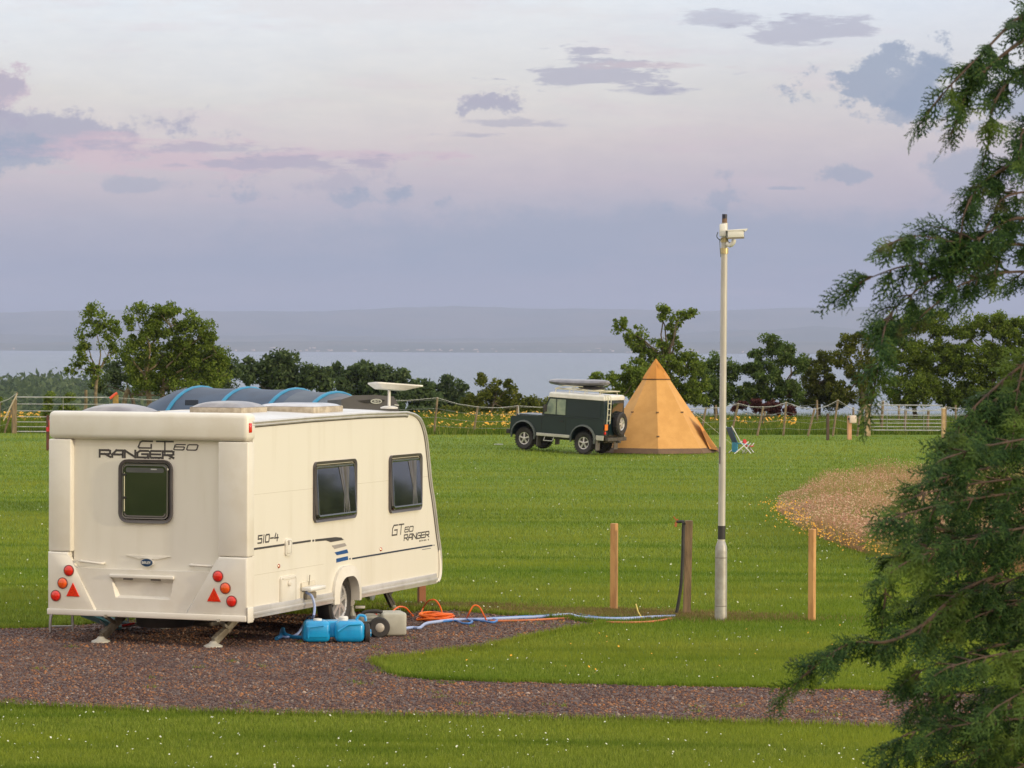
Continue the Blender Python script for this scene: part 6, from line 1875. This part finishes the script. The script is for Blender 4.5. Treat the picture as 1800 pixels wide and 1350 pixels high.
    bough([(1720, 432, 10.6), (1675, 425, 10.5), (1620, 415, 10.5), (1585, 420, 10.4)], r0=.006, tw=0.086, side=(.3, .8), every=.05)
    bough([(1960, 500, 11.4), (1840, 480, 11), (1760, 480, 10.8), (1690, 500, 10.6), (1650, 530, 10.5)], tw=0.112)
    bough([(1760, 460, 10.8), (1700, 475, 10.6), (1640, 490, 10.5), (1600, 520, 10.5), (1570, 545, 10.5), (1555, 575, 10.4)], r0=.007, tw=0.086)
    bough([(1570, 545, 10.5), (1555, 590, 10.4), (1545, 640, 10.4), (1540, 665, 10.4)], r0=.004, tw=0.053, dens=.6)
    # --- right edge hanging sprays
    bough([(1960, 560, 11.2), (1860, 580, 11), (1810, 620, 10.8), (1790, 680, 10.7), (1784, 740, 10.6)], tw=0.079, dens=.8)
    # --- middle diagonal mass
    for dy, dx in ((0, 0), (30, 20), (65, 40), (95, 90)):
        bough([(1980, 600+dy, 11.4), (1870, 610+dy, 11.1), (1800, 640+dy*.8, 10.9), (1740, 690+dy*.7, 10.7), (1700+dx*.4, 730+dy*.5, 10.6), (1672+dx*.5, 775+dy*.2, 10.5)], tw=0.099, side=(.2, .8))
    # --- body of the lower tree: many boughs, from behind to front
    tips = [(1622, 800), (1660, 792), (1600, 840), (1565, 868), (1530, 905), (1600, 900), (1660, 880), (1570, 960), (1545, 985), (1620, 970), (1680, 960),
            (1600, 1020), (1560, 1060), (1640, 1050), (1550, 1112), (1610, 1110), (1680, 1090), (1560, 1180), (1620, 1170), (1690, 1160), (1580, 1230), (1540, 1290), (1600, 1280), (1660, 1250), (1535, 1325), (1620, 1340), (1680, 1320), (1700, 1240), (1740, 1180), (1740, 1300), (1650, 1390), (1560, 1400)]
    for i, (tx, ty) in enumerate(tips):
        Yt = 10.2+random.uniform(-.35, .7); up = random.uniform(60, 120)
        rx = 2050; ry = ty-up+random.uniform(-30, 30)+20
        pl = [(rx, ry, Yt+1.3), ((rx*.6+tx*.4), ry+(ty-ry)*.15, Yt+.8), (rx*.35+tx*.65, ry+(ty-ry)*.38, Yt+.4), (rx*.14+tx*.86, ry+(ty-ry)*.68, Yt+.15), (tx, ty, Yt)]
        bough([(a+56, b, c) for a, b, c in pl], tw=.15, r0=.012, every=.085)
    bough([(1760, 1010, 10.6), (1690, 1040, 10.4), (1620, 1100, 10.2), (1560, 1128, 10.1), (1500, 1130, 10.1), (1460, 1150, 10.0), (1425, 1178, 10.0)], tw=.10, side=(.2, .6), dens=.9)
    bough([(1700, 940, 10.6), (1640, 930, 10.4), (1590, 960, 10.3), (1560, 1010, 10.3), (1556, 1050, 10.3)], tw=.10, dens=.5)
    # a few boughs on the far side of the trunk, outside this view, so the tree is whole
    for k in range(30):
        a = math.radians(random.uniform(-80, 80)); z = .7+k*.165
        p0 = Vector((0, 0, z+.3)); L = 1.25*(1-.12*z)+.1
        P = [p0, p0+Vector((math.cos(a)*L*.5, math.sin(a)*L*.5, .0)), p0+Vector((math.cos(a)*L, math.sin(a)*L, -.35))]
        tube(bw, spl(P, 5), .02, 6, r1=.004)
        for i in range(1, 16):
            q = P[0].lerp(P[2], i/15); twig(q, Vector((math.cos(a)+random.uniform(-.7, .7), math.sin(a)+random.uniform(-.7, .7), -.1)), .3)
    ob('branches', bw, WOOD, o)
    bm = BM(); tube(bm, [Vector((0, 0, -.1)), Vector((.02, 0, 1.5)), Vector((-.03, .02, 3.4)), Vector((0, 0, 6.0))], [.14, .12, .08, .02], 10); ob('trunk', bm, WOOD, o)
    # build the foliage mesh
    P = np.array(S_p); D = np.array(S_d); Ln = np.array(S_l); n = len(P)
    D /= np.linalg.norm(D, axis=1)[:, None]
    up = np.tile([0, -.55, .85], (n, 1))+rng.normal(0, .45, (n, 3))
    Yx = np.cross(up, D); Yx /= np.linalg.norm(Yx, axis=1)[:, None]
    Zx = np.cross(D, Yx)
    VV = []
    which = rng.integers(0, 6, n)
    for w in range(6):
        k = which == w; F_ = FRN[w].reshape(-1, 3)
        q = (F_[None, :, 0, None]*D[k][:, None]+F_[None, :, 1, None]*Yx[k][:, None]+F_[None, :, 2, None]*Zx[k][:, None])*Ln[k][:, None, None]+P[k][:, None]
        VV.append(q.reshape(-1, 3))
    V = np.concatenate(VV)
    print('conifer sprays', n, 'tris', len(V)//3)
    m = bpy.data.materials.new('conifer_foliage'); m.use_nodes = True
    t = m.node_tree; N = NB(t); t.nodes.clear()
    g = N.n('ShaderNodeNewGeometry')
    c = N.ramp(g.outputs['Random Per Island'], [(0, (.012, .030, .010)), (.5, (.028, .065, .018)), (.85, (.055, .11, .024)), (1, (.11, .16, .035))])
    c = N.mix(N.m('MULTIPLY', N.ss(N.noise(g.outputs['Position'], 2.6, 3, .6), .50, .66), .75), c, (.13, .19, .030))
    c = N.mix(N.m('MULTIPLY', N.ss(N.noise(g.outputs['Position'], 4.5, 3, .6), .62, .72), .5), c, (.12, .075, .035))
    d = N.n('ShaderNodeBsdfPrincipled'); N.put(d, 'Base Color', c); d.inputs['Roughness'].default_value = .6; d.inputs['Specular IOR Level'].default_value = .12
    tr = N.n('ShaderNodeBsdfTranslucent'); N.put(tr, 0, c)
    mx = N.n('ShaderNodeMixShader'); N.put(mx, 0, .25)
    t.links.new(d.outputs[0], mx.inputs[1]); t.links.new(tr.outputs[0], mx.inputs[2])
    out = N.n('ShaderNodeOutputMaterial'); t.links.new(mx.outputs[0], out.inputs[0])
    npmesh('foliage', V, np.arange(len(V)).reshape(-1, 3), m, o)
conifer()

# ================================================================= HAZE
def haze():
    bm = BM(); box(bm, -16000, 16000, -300, 32500, SEA-3, 420)
    o = ob('haze', bm, None)
    m = bpy.data.materials.new('haze_air'); m.use_nodes = True
    t = m.node_tree; t.nodes.clear()
    v = t.nodes.new('ShaderNodeVolumePrincipled')
    v.inputs['Color'].default_value = (.54, .615, .87, 1)
    v.inputs['Density'].default_value = 5.8e-5
    v.inputs['Anisotropy'].default_value = 0
    out = t.nodes.new('ShaderNodeOutputMaterial'); t.links.new(v.outputs[0], out.inputs['Volume'])
    o.data.materials.append(m)
    tag(o, 'thin pale sea haze over the water and far hills', 'haze', kind='stuff')
haze()
